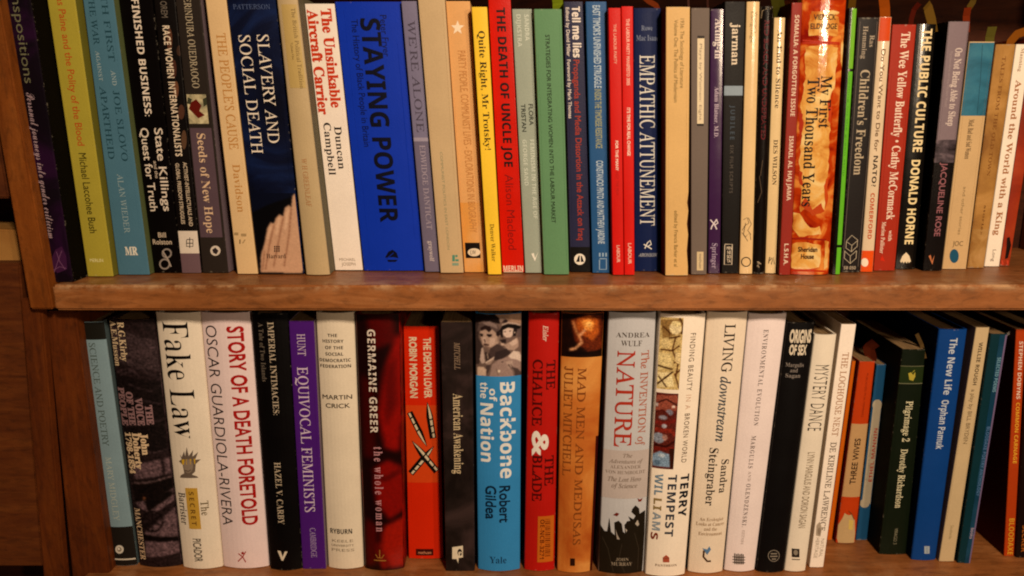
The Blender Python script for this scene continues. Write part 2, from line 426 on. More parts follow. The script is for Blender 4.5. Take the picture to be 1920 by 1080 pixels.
def finish_flat(b, bm, name, mats, label=None):
    """bm holds spine coordinates (x = across 0..1, y = up 0..1); lay it on the spine"""
    if b.kind == 'round' or (b.xb[1] - b.xb[0]) > .02:
        for a in (.006, .015, .04, .09, .18, .3, .4, .5, .6, .7, .82, .91, .96, .985, .994):
            g = bm.verts[:] + bm.edges[:] + bm.faces[:]
            bmesh.ops.bisect_plane(bm, geom=g, plane_co=(a, 0, 0), plane_no=(1, 0, 0), dist=1e-6)
    off = b.layer
    for v in bm.verts:
        v.co = P(b, v.co.x, v.co.y, off + v.co.z) - b.loc
    me = bpy.data.meshes.new(name); bm.to_mesh(me); bm.free()
    for m in mats: me.materials.append(m)
    o = bpy.data.objects.new(name, me); COL.objects.link(o); o.parent = b.root
    if label: o['label'] = label
    b.layer += .00003
    return o
def do_print(b, pr):
    k = pr[0]
    if k[0] in NAMES and not k.endswith('H'):     # lettering that runs down the spine
        _, s, st, v0, v1, a0, a1, c = pr[:8]; w = pr[8] if len(pr) > 8 else 0; sp = pr[9] if len(pr) > 9 else 1.0
        bm = text_bm(s, st, w, sp); xs = [v.co.x for v in bm.verts]; x0, x1 = min(xs), max(xs); H = caph(st)
        t0, t1 = t_of(b, v0), t_of(b, v1)
        for v in bm.verts:
            f = (v.co.x - x0) / (x1 - x0); g = v.co.y / H
            v.co = (a0 + g * (a1 - a0), t0 + f * (t1 - t0), 0)
        bmesh.ops.reverse_faces(bm, faces=bm.faces)
        finish_flat(b, bm, NAMES[k[0]], [mat(c, .45, 'ink')])
    elif k[0] in NAMES:                           # upright lettering
        _, s, st, a0, a1, v0, v1, c = pr[:8]; w = pr[8] if len(pr) > 8 else 0
        bm = text_bm(s, st, w); xs = [v.co.x for v in bm.verts]; x0, x1 = min(xs), max(xs); H = caph(st)
        t0, t1 = t_of(b, v1), t_of(b, v0)
        for v in bm.verts:
            f = (v.co.x - x0) / (x1 - x0); g = v.co.y / H
            v.co = (a0 + f * (a1 - a0), t0 + g * (t1 - t0), 0)
        finish_flat(b, bm, NAMES[k[0]], [mat(c, .45, 'ink')])
    elif k == 'r': picture(b, *pr[1:6], *pr[6:8], **(pr[8] if len(pr) > 8 else {}))
    elif k == 'b':                                # printed band or pasted label
        _, nm, v0, v1, a0, a1, m = pr
        bm = bmesh.new(); n = 12; t0, t1 = t_of(b, v0), t_of(b, v1)
        ks = 8
        vs_ = [[bm.verts.new((a0 + (a1 - a0) * i / n, t0 + (t1 - t0) * j / ks, 0)) for i in range(n + 1)] for j in range(ks + 1)]
        for j in range(ks):
            for i in range(n): bm.faces.new((vs_[j][i], vs_[j][i+1], vs_[j+1][i+1], vs_[j+1][i]))
        o = finish_flat(b, bm, nm, [m if not isinstance(m, str) else mat(m, .42, 'ink')])
    elif k == 'p':                                # printed picture or mark, traced in photo pixels on the spine
        _, nm, polys = pr
        bm = bmesh.new(); mats = []
        for li, (c, pts) in enumerate(polys):
            m = c if not isinstance(c, str) else mat(c, .42, 'ink')
            if m not in mats: mats.append(m)
            if pts[0] == 'e':
                _, u, v, ru, rv = pts; pts = [(u + ru * math.cos(q * math.pi / 9), v + rv * math.sin(q * math.pi / 9)) for q in range(18)]
            elif pts[0] == 'l':                   # a stroke of given width
                w_ = pts[1]; q = pts[2:]; L_, R_ = [], []
                for i, (u, v) in enumerate(q):
                    a_ = q[max(0, i - 1)]; c_ = q[min(len(q) - 1, i + 1)]
                    dx, dy = c_[0] - a_[0], c_[1] - a_[1]; l = math.hypot(dx, dy) or 1
                    L_.append((u - dy / l * w_ / 2, v + dx / l * w_ / 2)); R_.append((u + dy / l * w_ / 2, v - dx / l * w_ / 2))
                pts = L_ + R_[::-1]
            z = li * .00001
            vv = []
            for u, v in pts:
                a, t = a_of(b, u, v); vv.append(bm.verts.new((min(.995, max(.005, a)), min(.999, t), z)))
            if len(vv) == 4 or True:
                es = [bm.edges.new((vv[i], vv[(i + 1) % len(vv)])) for i in range(len(vv))]
                r = bmesh.ops.triangle_fill(bm, use_beauty=True, use_dissolve=False, edges=es)
                for f in r['geom']:
                    if isinstance(f, bmesh.types.BMFace): f.material_index = mats.index(m)
        finish_flat(b, bm, nm, mats); b.layer += len(polys) * .00001
def ring_pts(u, v, r, w, rv=None):
    rv = rv or r
    return ('l', w, *[(u + r * math.cos(i * math.pi / 10), v + rv * math.sin(i * math.pi / 10)) for i in range(21)])
def E(u, v, ru, rv=None): return ('e', u, v, ru, rv or ru)
def Lr(w, *p): return ('l', w, *p)
def jag(pts, amp=1.6, step=7):
    """the same outline with a torn, uneven edge"""
    rnd = random.Random(len(pts)); out = []
    for i, (u, v) in enumerate(pts):
        q = pts[(i + 1) % len(pts)]; n = max(1, int(math.hypot(q[0] - u, q[1] - v) / step))
        for k in range(n): out.append((u + (q[0] - u) * k / n + rnd.uniform(-amp, amp), v + (q[1] - v) * k / n + rnd.uniform(-amp, amp)))
    return out
def rect(u0, v0, u1, v1): return [(u0, v0), (u1, v0), (u1, v1), (u0, v1)]

# ------------------------------------------------------------------ upper row
BLK = '100c0a'; WHT = 'e8dccc'
add(1, (-58, 3, 58, 0), (527, 88, 138), 'dark purple book with a wiggly handwritten white subtitle, beside the wooden side panel', '1c0a1e',
    [('T', 'transpositions', 'SL', -52, 156, .36, .68, '6c6c52'),
     ('S', 'Personal journeys into gender criticism', 'C', 174, 447, .34, .62, 'a08a90', -.002),
     ('p', 'publisher_mark', [('3c1c3c', [(104, 468), (116, 462), (124, 480), (126, 505), (108, 512), (100, 505), (98, 482)]), ('6e4868', Lr(1.2, (106, 472), (112, 490), (122, 505))), ('6e4868', Lr(1.2, (116, 470), (108, 492), (102, 510))), ('6e4868', Lr(1.2, (98, 508), (112, 500), (124, 503)))])],
    m=mat('0c050c', .5, 'cloud', '130615', '260c2a', wear=.3), cov='0a0606', depth=.15, Y=.011)
add(1, (-60, 87, 140, 0), (514, 163, 212), 'acid yellow paperback with red and black lettering', 'a59838',
    [('T', 'Thomas Paine and the Polity of the Blood', 'S', -55, 273, .36, .62, 'b04a20'),
     ('A', 'Michael Laccohee Bush', 'S', 287, 437, .34, .62, '35300f'),
     ('MH', 'MERLIN', 'SH', .18, .7, 485, 491, 'd8cf90')], cov='6e6a2a', rough=.5, Y=.036)
add(1, (-56, 155, 217, 0), (512, 222, 284), 'slate blue paperback with two faded dark title lines', '4a7286',
    [('T', 'RUTH FIRST', 'R', -50, 115, .6, .8, '22434f'), ('T', 'AND', 'R', 132, 160, .62, .76, '9db0b2'), ('T', 'JOE SLOVO', 'R', 170, 302, .6, .8, '22434f'),
     ('T', 'IN THE WAR', 'R', -40, 84, .18, .38, '22434f'), ('T', 'AGAINST', 'R', 95, 152, .2, .32, '9db0b2'), ('T', 'APARTHEID', 'R', 162, 298, .18, .38, '22434f'),
     ('A', 'ALAN WIEDER', 'R', 326, 437, .38, .56, '8fa6aa'), ('MH', 'MR', 'BB', .32, .72, 463, 478, 'd8d4c4', .02)], cov='5a6440', wear=.3, Y=.044)
add(1, (-46, 217, 285, 0), (512, 285, 340), 'black paperback with white three-line title and interlocked rings at the foot', '0e0a0a',
    [('T', 'UNFINISHED BUSINESS:', 'SB', -38, 218, .38, .6, 'e0d2c0'), ('T', 'State Killings', 'S', 240, 396, .62, .88, 'd8cab8', .004), ('T', 'Quest for Truth', 'S', 240, 396, .16, .42, 'd8cab8', .004),
     ('N', 'and the', 'S', 302, 334, .47, .58, 'c8b8a4'), ('AH', 'Bill', 'S', .32, .6, 436, 445, 'b5a590', .02), ('AH', 'Rolston', 'S', .1, .78, 449, 458, 'b5a590', .02),
     ('p', 'publisher_mark', [('8a8078', ring_pts(313, 475, 8, 3)), ('8a8078', ring_pts(309, 495, 9, 3)), ('a09488', Lr(2.4, (305, 470), (316, 488), (321, 500)))])], rough=.3)
add(1, (-24, 288, 328, 0), (512, 341, 378), 'slim black paperback with a square white label low on its spine', '14100f',
    [('p', 'cover_picture', [('5a3a2a', E(318, 75, 5, 22)), ('4a2c22', E(326, 130, 5, 18)), ('6a4632', E(330, 168, 5, 16)), ('4e3226', E(340, 210, 6, 14)), ('3c2a20', E(336, 95, 5, 10)), ('58402f', E(345, 262, 5, 18))]),
     ('A', 'OREM', 'S', 2, 33, .3, .6, '6a6258'), ('T', 'RACE WOMEN INTERNATIONALISTS', 'SH', 48, 293, .3, .62, 'dccbb2', 0, 1.15),
     ('S', 'ACTIVIST-INTELLECTUALS AND', 'SH', 304, 424, .62, .8, 'bfae96'), ('S', 'GLOBAL FREEDOM STRUGGLES', 'SH', 306, 420, .24, .42, 'bfae96'),
     ('b', 'label_panel', 433, 475, .02, .98, 'd8ccbc'), ('b', 'foot_band', 475, 511.5, .02, .98, '6a545a'),
     ('p', 'publisher_mark', [('241c18', Lr(1.6, (350, 449), (362, 449), (362, 462), (350, 462), (350, 450))), ('241c18', Lr(1.5, (356, 445), (356, 465))), ('241c18', Lr(1.5, (350, 456), (362, 456)))])], rough=.4)
add(1, (-44, 329, 375, 0), (512, 380, 428), 'dark grey paperback with a small square picture above a mauve title panel', '2e2824',
    [('A', 'MAYER/NDURA OUEDRAOGO', 'R', -36, 165, .34, .62, 'b4a78c'),
     ('b', 'cover_picture', 177, 232, .06, .84, mat('8a8468', .35, 'marble', 'b8ac86', 'd2c8a0', 0, sc=2)),
     ('p', 'cover_picture', [('5e1a12', [(358, 192), (368, 186), (378, 198), (374, 208), (384, 216), (372, 222), (362, 212), (354, 204)]), ('3a3c2c', [(352, 182), (360, 186), (357, 196), (351, 194)]), ('3a3c2c', [(380, 186), (387, 182), (388, 196), (382, 200)])]),
     ('b', 'title_panel', 240, 445, .06, .92, '57464e'), ('T', 'Seeds of New Hope', 'b', 250, 437, .32, .64, 'd9b996'),
     ('p', 'publisher_mark', [('cfc4b4', E(404, 470, 9.5)), ('30282a', [(398, 468), (404, 464), (410, 470), (406, 477), (400, 474)])])], cov='75666e', rough=.35)
add(1, (-20, 385, 424, 0), (514, 445, 483), 'sandy tan paperback with a faded orange title, against the navy book with a hand', 'd8b888',
    [('T', "THE PEOPLE'S CAUSE", 'R', 62, 280, .34, .78, 'b98548', .01), ('A', 'Davidson', 'b', 308, 398, .38, .74, 'b98548'),
     ('p', 'publisher_mark', [('a48a62', rect(439, 436, 447, 441)), ('a48a62', rect(452, 438, 462, 443)), ('5c4a34', rect(449, 449, 451, 457)), ('a48a62', Lr(2, (455, 456), (460, 449)))])], cov='caa06a')
add(1, (-16, 424, 516, 0), (514, 485, 570), 'broad navy book with a pale hand rising at the foot of its spine', '0c1024',
    [('AH', 'PATTERSON', 'R', .12, .88, 8, 17, '4a587a'), ('T', 'SLAVERY AND', 'R', 65, 268, .54, .78, 'e4d8c6', -.004), ('T', 'SOCIAL DEATH', 'R', 66, 288, .16, .4, 'e4d8c6', -.004),
     ('r', 'cover_picture', 362, 513, .02, .98, '0a0f20', [('07060a', [(471, 400), (500, 385), (530, 375), (550, 368), (560, 440), (570, 513), (486, 513), (480, 460)]),
       ('c39a7c', [(488, 511), (489, 478), (496, 455), (501, 428), (507, 417), (514, 419), (517, 408), (524, 402), (531, 405), (534, 390), (541, 384), (546, 388), (548, 368), (553, 362), (558, 366), (562, 420), (568, 512)]),
       ('8a5f48', Lr(2.2, (514, 421), (505, 460), (498, 505))), ('8a5f48', Lr(2.2, (531, 408), (523, 450), (513, 500))), ('8a5f48', Lr(2.2, (546, 390), (542, 440), (533, 500))), ('8a5f48', Lr(2, (496, 470), (492, 508))), ('d8b394', Lr(3, (508, 424), (502, 448))), ('d8b394', Lr(3, (524, 408), (518, 440))), ('d8b394', Lr(3.5, (540, 392), (535, 430)))], dict(nx=56, blur=.9, noise=.02)),
     ('p', 'publisher_mark', [('2c1c14', rect(514 + 4 * i, 461 + 4 * j, 516.6 + 4 * i, 464 + 4 * j)) for i in range(3) for j in range(3)]), ('MH', 'Harvard', 'b', .22, .64, 476, 484, '3c281c')],
    m=mat('080a16', .4, 'cloud', '0d142c', '16254c', wear=.4, sc=.9), cov='0a0a12')
add(1, (-12, 518, 561, 0), (516, 573, 621), 'dull beige book with a yellowed title label near its head', 'b8a27a',
    [('b', 'title_label', 8, 165, .2, .93, 'b89e62'), ('T', 'The British Political Tradition', 'b', 15, 166, .66, .84, '76613a'), ('S', 'Volume One', 'b', 80, 112, .45, .56, '76613a'),
     ('A', 'W H GREENLEAF', 'R', 297, 387, .36, .58, 'a8754a')], kind='round', cov='6a6450', wear=.3, S=.002)
add(1, (7, 567, 627), (507, 625, 680), 'white hardback with red slab title above a black author name', 'eee2d4',
    [('T', 'The Unsinkable', 'BB', 16, 202, .52, .86, 'c43812', .022), ('T', 'Aircraft Carrier', 'BB', 18, 215, .06, .4, 'c43812', .022),
     ('A', 'Duncan', 'b', 237, 317, .54, .78, '241c18', .008), ('A', 'Campbell', 'b', 230, 328, .18, .42, '241c18', .008),
     ('MH', 'MICHAEL', 'SL', .2, .78, 484, 489, '8a7862'), ('MH', 'JOSEPH', 'SL', .26, .76, 492, 498, '8a7862')], rough=.45, cov='b8ac9a')
add(1, (3, 627, 752), (508, 682, 795), 'very wide royal blue paperback with a bold black capital title', '0c2c98',
    [('T', 'STAYING POWER', 'SB', 34, 417, .36, .65, '0a0c20', .012), ('A', 'Peter Fryer', 'S', 28, 106, .66, .76, '0a1648'), ('S', 'The History of Black People in Britain', 'S', 36, 275, .22, .32, '0a1648'),
     ('p', 'publisher_mark', [('0a0c20', [(722, 483), (728, 472), (736, 468), (744, 474), (747, 484), (738, 482)]), ('0a0c20', [(726, 487), (746, 487), (742, 491), (728, 491)]), ('0c2c98', Lr(1.5, (724, 486), (738, 474)))])],
    m=mat('0c34ae', .5, wear=.35), rough=.5, S=.0012)
add(1, (2, 752, 782), (510, 797, 826), 'slim lavender grey book with a dark spaced title, beside the wide blue paperback', '77728c',
    [('b', 'foot_band', 262, 509, .02, .98, '6c657a'), ('b', 'divider_band', 258, 265, .02, .98, '9a92a4'), ('T', "WE'RE ALONE", 'R', 38, 248, .28, .74, '4c4656'), ('A', 'EDWIDGE DANTICAT', 'R', 272, 430, .36, .7, 'a296a4'), ('M', 'graywolf', 'b', 452, 490, .38, .66, 'cbbfbe')], rough=.45)
add(1, (-6, 783, 834), (512, 826, 869), 'plain khaki paperback with a tiny green square mark at the foot', 'c2a880',
    [('T', 'COMMUNIST POLITICS IN EAST LONDON', 'SL', 285, 468, .38, .48, '7f8468'), ('p', 'publisher_mark', [('4f8a76', rect(848, 478, 853, 490)), ('4f8a76', rect(854, 478, 858, 482)), ('4f8a76', rect(854, 486, 860, 490)), ('7f9a86', rect(848, 493, 860, 498))])], wear=.35)
add(1, (2, 835, 881), (510, 871, 913), 'pale orange paperback with a cream star at its head', 'd9a468',
    [('b', 'foot_band', 380, 510, .01, .99, mat('dd9038', .42, 'cloud', 'd89a50', 'd9a468', 0)),
     ('p', 'star', [('efdcc0', [(858 + (13 if i % 2 == 0 else 5.5) * math.sin(i * math.pi / 5), 52 - (14 if i % 2 == 0 else 6) * math.cos(i * math.pi / 5)) for i in range(10)])]),
     ('T', 'PARTY PEOPLE, COMMUNIST LIVES - EXPLORATIONS IN BIOGRAPHY', 'S', 95, 436, .36, .68, 'b87e46'),
     ('b', 'publisher_label', 455, 484, .1, .76, '18100c'), ('p', 'publisher_mark', [('e4d2b4', E(889, 473, 12, 7.5))]), ('MH', 'LW', 'S', .32, .56, 469, 477, '18100c')])
add(1, (13, 884, 913), (515, 915, 940), 'slim bright yellow booklet with a black serif title', 'f0c638',
    [('T', 'Quite Right, Mr Trotsky!', 'B', 58, 281, .34, .76, '1a1408'), ('A', 'Denver Walker', 'b', 420, 490, .36, .66, '4a3a12')], wear=.4)
add(1, (-8, 915, 957), (511, 942, 983), 'scarlet paperback with a black title and its maker in white at the foot', 'c41c08',
    [('T', 'THE DEATH OF UNCLE JOE', 'SB', 14, 313, .34, .72, '1a0806', .012), ('A', 'Alison Macleod', 'SL', 327, 468, .34, .7, '7c0f06'), ('MH', 'MERLIN', 'SB', .06, .95, 498, 508, 'e6cfb8'), ('b', 'foot_rule', 508.5, 510.5, .06, .94, 'd8b8a0')], rough=.3)
add(1, (17, 960, 997), (512, 985, 1018), 'sage grey paperback with pale and black lettering, beside the scarlet one', '98a294',
    [('A', 'SANDRA', 'SB', 27, 76, .6, .82, 'c2cabc'), ('A', 'DIJKSTRA', 'SB', 27, 88, .2, .42, 'c2cabc'), ('T', 'FLORA', 'S', 195, 235, .62, .84, '2c302a', .015), ('T', 'TRISTAN', 'S', 195, 247, .22, .44, '2c302a', .015),
     ('S', 'FEMINISM IN THE AGE OF', 'SB', 262, 410, .6, .82, 'c2cabc'), ('S', 'GEORGE SAND', 'SB', 262, 348, .2, .42, 'c2cabc'), ('p', 'publisher_mark', [('e4e2d4', [(996, 476), (1001, 474), (1003, 484), (1009, 472), (1003, 490)])])])
add(1, (17, 1001, 1053), (515, 1020, 1067), 'mid green paperback with one thin black title line', '5f8a62',
    [('T', 'STRATEGIES FOR INTEGRATING WOMEN INTO THE LABOUR MARKET', 'S', 65, 418, .38, .53, '16200f', .006)], cov='c8b890', rough=.5, wear=.4)
add(1, (3, 1057, 1093), (510, 1070, 1108), 'dark indigo paperback with a white circular emblem at its foot', '2b2c46',
    [('b', 'foot_band', 463, 509.5, .02, .98, '12100f'), ('T', 'Tell me lies', 'SB', 12, 108, .42, .82, 'e0d6cc', .02), ('S', 'Propaganda and Media Distortion in the Attack on Iraq', 'S', 112, 450, .42, .72, '9c3a2c', .012),
     ('A', 'Edited by David Miller  Foreword by Mark Thomas', 'S', 14, 222, .1, .27, 'cfc6c0', .02), ('p', 'publisher_mark', [('e4dccc', E(1087, 486, 10.5)), ('12100f', [(1080, 491), (1085, 479), (1087, 479), (1087, 491)]), ('12100f', [(1089, 491), (1089, 479), (1091, 480), (1095, 491)])])], rough=.36)
add(1, (3, 1098, 1138), (512, 1111, 1147), 'steel blue paperback with tall condensed pale lettering', '285484',
    [('T', "EAST TIMOR'S UNFINISHED STRUGGLE", 'SH', 10, 165, .34, .68, 'a9bccb'), ('S', 'INSIDE THE TIMORESE RESISTANCE', 'SH', 167, 278, .34, .66, '94997a'), ('A', 'CONSTANCIO PINTO AND MATTHEW JARDINE', 'SH', 301, 457, .34, .68, 'a9bccb'),
     ('p', 'publisher_mark', [('90abc2', Lr(1.8, (1124, 485), (1137, 485), (1137, 505), (1124, 505), (1124, 487))), ('90abc2', rect(1123, 474, 1126, 481)), ('90abc2', rect(1129, 474, 1132, 481)), ('90abc2', rect(1135, 474, 1138, 481))])], rough=.4)
add(1, (15, 1140, 1164), (516, 1148, 1170), 'thin red booklet with tiny pale lettering, beside the steel blue book', 'c81a12',
    [('T', 'THE LABOUR PARTY', 'SH', 45, 120, .38, .62, 'e09a88'), ('T', 'FOR THE MANY', 'SH', 264, 320, .4, .64, 'f0d8c8'), ('S', 'NOT THE FEW', 'SL', 322, 366, .4, .62, 'a81810'), ('M', 'LABOUR', 'SH', 460, 492, .38, .66, 'e6b0a0')], wear=.3)
add(1, (12, 1165, 1187), (516, 1171, 1190), 'thin red booklet with tiny pale lettering, beside the broad navy book', 'cc1c14',
    [('T', 'THE LABOUR PARTY MANIFESTO 2005', 'SH', 35, 160, .4, .68, 'ecb4a4'), ('S', "IT'S TIME FOR REAL CHANGE", 'SH', 202, 292, .4, .68, 'f0d8c8'), ('M', 'LABOUR', 'SH', 456, 495, .38, .7, 'e6b0a0')], wear=.3)
add(1, (15, 1188, 1244), (509, 1190, 1242), 'deep navy hardback with tall thin white capitals down its spine', '0b1e48',
    [('AH', 'Rowe', 'b', .28, .68, 48, 57, '76829a'), ('AH', 'Mac Isaac', 'b', .1, .9, 66, 76, '76829a'), ('T', 'EMPATHIC ATTUNEMENT', 'R', 103, 423, .22, .76, 'd4d4cc'),
     ('p', 'publisher_mark', [('d4d4cc', Lr(2, (1209, 466), (1214, 455), (1219, 451), (1221, 458), (1215, 462))), ('d4d4cc', Lr(2, (1207, 458), (1214, 462), (1222, 467)))]), ('MH', 'ARONSON', 'I', .15, .85, 475, 481, 'a8aeb4', .01)],
    kind='round', hard=True, S=.0018, rough=.5)
add(1, (13, 1245, 1294), (517, 1245, 1290), 'cream paperback with two small grey title lines and a ragged dark edge', 'd2ab6e',
    [('T', '1936: The Sociology of Literature', 'S', 35, 165, .6, .76, '756032'), ('T', 'Volume One: The Politics of Modernism', 'S', 37, 192, .34, .5, '756032'), ('A', 'edited by Francis Barker et al', 'S', 395, 500, .38, .54, '756032'),
     ('p', 'scuff', [('3a1c10', [(1291.5, 360 + 12 * i + 5 * math.sin(i * 2.3)) for i in range(1)] + [(1288.5, 380), (1290.7, 395), (1288, 420), (1290.5, 440), (1287.8, 470), (1290, 500), (1291, 500), (1292, 360)])])], wear=.9, cov='6a3a1c')
add(1, (15, 1296, 1331), (515, 1296, 1325), 'grey brown book with a long cream label strip', '6c6058',
    [('b', 'label_end', 67, 236, .34, .72, '241c18'), ('b', 'title_label', 72, 232, .34, .72, 'd9c8a6'), ('T', 'Plays by Women: Eight', 'S', 82, 226, .46, .6, '8a7a66'),
     ('b', 'publisher_label', 472, 507, .36, .78, 'cbb890'), ('M', 'methuen', 'S', 476, 503, .5, .68, '6a6058')], rough=.6)
add(1, (17, 1333, 1358), (513, 1328, 1350), 'slim violet book with a white serif title and emblem', '3b2046',
    [('T', 'Acting-In', 'BB', 35, 110, .34, .92, 'd8ccc8'), ('A', 'Adam Blatner, M.D.', 'B', 163, 258, .36, .68, 'b8a8b8'), ('p', 'publisher_mark', [('d8ccd0', Lr(2.2, (1332, 412), (1339, 420), (1344, 430))), ('d8ccd0', Lr(2.2, (1344, 411), (1335, 424), (1333, 430))), ('d8ccd0', Lr(2, (1343, 411), (1346, 418), (1340, 422)))]), ('M', 'Springer', 'b', 456, 503, .3, .74, 'a898b0')], rough=.2)
add(1, (3, 1359, 1399), (513, 1353, 1384), 'black paperback with a pale blue bar under its short title', '191614',
    [('T', 'jarman', 'b', 43, 122, .38, .76, 'dacab2', .01), ('b', 'title_bar', 161, 179, .03, .97, '8796a2'), ('S', 'JUBILEE', 'SB', 197, 262, .36, .6, '3c4650', 0, 1.3), ('S', 'SIX FILM SCRIPTS', 'SH', 272, 362, .38, .56, '4c4640', 0, 1.3),
     ('p', 'publisher_mark', [('cdbfa8', Lr(1.4, (1359, 458), (1373, 458), (1372, 496), (1358, 496), (1359, 459)))]), ('MH', 'MIN', 'SH', .28, .58, 462, 468, 'cdbfa8'), ('MH', 'NE', 'SH', .32, .54, 470, 476, 'cdbfa8'), ('MH', 'SO', 'SH', .3, .54, 478, 484, 'cdbfa8'), ('MH', 'TA', 'SH', .3, .54, 486, 492, 'cdbfa8')], rough=.45)
add(1, (3, 1400, 1425), (514, 1387, 1411), 'glossy cream paperback with a scribbled drawing and black ring at the foot', 'dcbc88',
    [('T', "Women's", 'SL', 22, 62, .62, .84, '8a7450'), ('T', 'Language', 'SL', 22, 80, .34, .56, '8a7450'),
     ('p', 'scribble', [('2c2018', Lr(1, (1394, 412), (1401, 408), (1404, 418), (1396, 424), (1392, 432))), ('2c2018', Lr(1, (1403, 408), (1409, 420), (1402, 432), (1408, 440))), ('2c2018', Lr(1, (1391, 436), (1398, 444), (1406, 436), (1408, 450))), ('2c2018', Lr(1, (1398, 418), (1394, 440), (1402, 452)))]),
     ('p', 'publisher_mark', [('1c1612', ring_pts(1399, 491, 8.5, 1.8))])], rough=.16, S=.001)
add(1, (12, 1428, 1451), (514, 1413, 1433), 'scuffed black paperback with a battered head and dim red lettering', '16110f',
    [('T', 'RED BLACK AND UNDEFEATED', 'SH', 38, 262, .3, .68, '5e1a20'), ('p', 'scuff', [('8a7a60', Lr(1.4, (1428, 34), (1430, 20), (1438, 16))), ('9a8a70', Lr(1.4, (1450, 34), (1451, 22), (1444, 15))), ('5a4a3a', Lr(1, (1424, 330), (1428, 360), (1421, 380))), ('5a4a3a', Lr(1, (1430, 300), (1426, 330)))]), ('M', 'bc', 'C', 490, 502, .3, .7, 'a89880')], rough=.25, wear=.9, S=.0018)
add(1, (33, 1452, 1473), (513, 1435, 1455), 'narrow ivory paperback with black serif lettering, next to the battered black one', 'dcc08e',
    [('T', 'An End to Silence', 'b', 56, 203, .34, .76, '1c140c'), ('A', 'DES WILSON', 'B', 262, 347, .34, .72, '3a2c1a'), ('p', 'publisher_mark', [('2c2018', Lr(1.5, (1441, 494), (1443, 482), (1447, 484), (1443, 489))), ('2c2018', Lr(1.5, (1446, 496), (1450, 482), (1452, 495)))])], rough=.17, S=.0008)
add(1, (5, 1485, 1505), (516, 1461, 1482), 'narrow maroon book with white capitals, against the marbled red and yellow spine', '8c2c22',
    [('T', 'SOMALIA: A FORGOTTEN ISSUE', 'SB', 28, 218, .34, .74, 'dcc0a8'), ('A', 'ISMAIL AL HAJ JAMA', 'SB', 255, 376, .34, .72, 'dcc0a8'), ('M', 'L.S.H.A.', 'SB', 457, 497, .34, .72, 'e0c8b0')], rough=.45, cov='4c2412')
MARB = mat('801002', .1, 'marble', 'b43a0a', 'd8863a', .3, 1.0, sc=1.0)
PANEL = mat('b8641e', .1, 'cloud', 'dca452', 'e6c684', 0, 1.0, sc=3)
add(1, (-12, 1506, 1590, 0), (516, 1483, 1556), 'fat glossy red and yellow marbled paperback', 'c03810',
    [('p', 'title_panel', [(PANEL, jag([(1522, 20), (1560, 20), (1575, 22), (1574, 27), (1520, 28)])), (PANEL, jag([(1520, 28), (1574, 30), (1571, 68), (1516, 66)])),
        (PANEL, jag([(1512, 88), (1545, 84), (1572, 88), (1570, 120), (1566, 165), (1556, 182), (1560, 205), (1556, 260), (1553, 330), (1546, 395), (1530, 402), (1512, 390), (1500, 398), (1503, 350), (1499, 300), (1505, 262), (1503, 200), (1510, 150)])),
        (PANEL, jag([(1487, 457), (1510, 453), (1540, 460), (1537, 500), (1520, 505), (1484, 503)])), (PANEL, jag([(1490, 400), (1500, 402), (1520, 428), (1538, 425), (1540, 440), (1500, 444), (1488, 432)])), ('a42c08', jag([(1499, 210), (1507, 215), (1506, 250), (1500, 262)])), ('b43a0a', jag([(1552, 190), (1560, 186), (1559, 240), (1553, 225)])), ('b04010', jag([(1500, 385), (1512, 370), (1524, 392), (1540, 380), (1546, 397), (1524, 404)])), ('a83408', jag([(1500, 320), (1506, 325), (1504, 350), (1500, 345)])), ('b84412', jag([(1546, 350), (1553, 330), (1553, 380), (1547, 390)])), (PANEL, jag([(1580, 60), (1586, 90), (1583, 130), (1577, 112)])), (PANEL, jag([(1548, 452), (1556, 455), (1554, 500), (1545, 505)]))]),
     ('p', 'marbled_rule', [('b02a08', Lr(2.5, (1506, 75), (1530, 78), (1576, 80))), ('b02a08', Lr(2, (1506, 80), (1540, 81), (1576, 83)))]),
     ('p', 'marbled_rule', [('8a1a04', Lr(3, (1486, 448), (1510, 447), (1550, 450)))]), ('p', 'marbled_rule', [('b02a08', Lr(3, (1484, 508), (1510, 507), (1550, 509)))]),
     ('AH', 'VIERECK', 'S', .26, .76, 27, 37, '2a140a', .01), ('AH', 'ELDRIDGE', 'S', .2, .8, 44, 54, '2a140a', .01),
     ('T', 'My First', 'b', 142, 240, .5, .76, '1c0e08', .006), ('T', 'Two Thousand Years', 'b', 146, 387, .2, .46, '1c0e08', .006),
     ('MH', 'Sheridan', 'SH', .16, .64, 463, 472, '3c1c0c'), ('MH', 'House', 'SH', .24, .56, 476, 485, '3c1c0c')],
    m=MARB, kind='round', S=.003, rough=.12)
add(1, (15, 1592, 1607), (515, 1560, 1575), 'very thin black book with a lime green strip', '0d0c0a',
    [('b', 'green_strip', 16, 129, .42, .98, '6cac2a'), ('b', 'green_strip', 134, 459, .42, .98, '5cae26'), ('b', 'green_strip', 464, 514, .42, .98, '5cae26'), ('T', 'writing on the green strip', 'SL', 140, 330, .56, .76, '3c7a1c')], rough=.2)
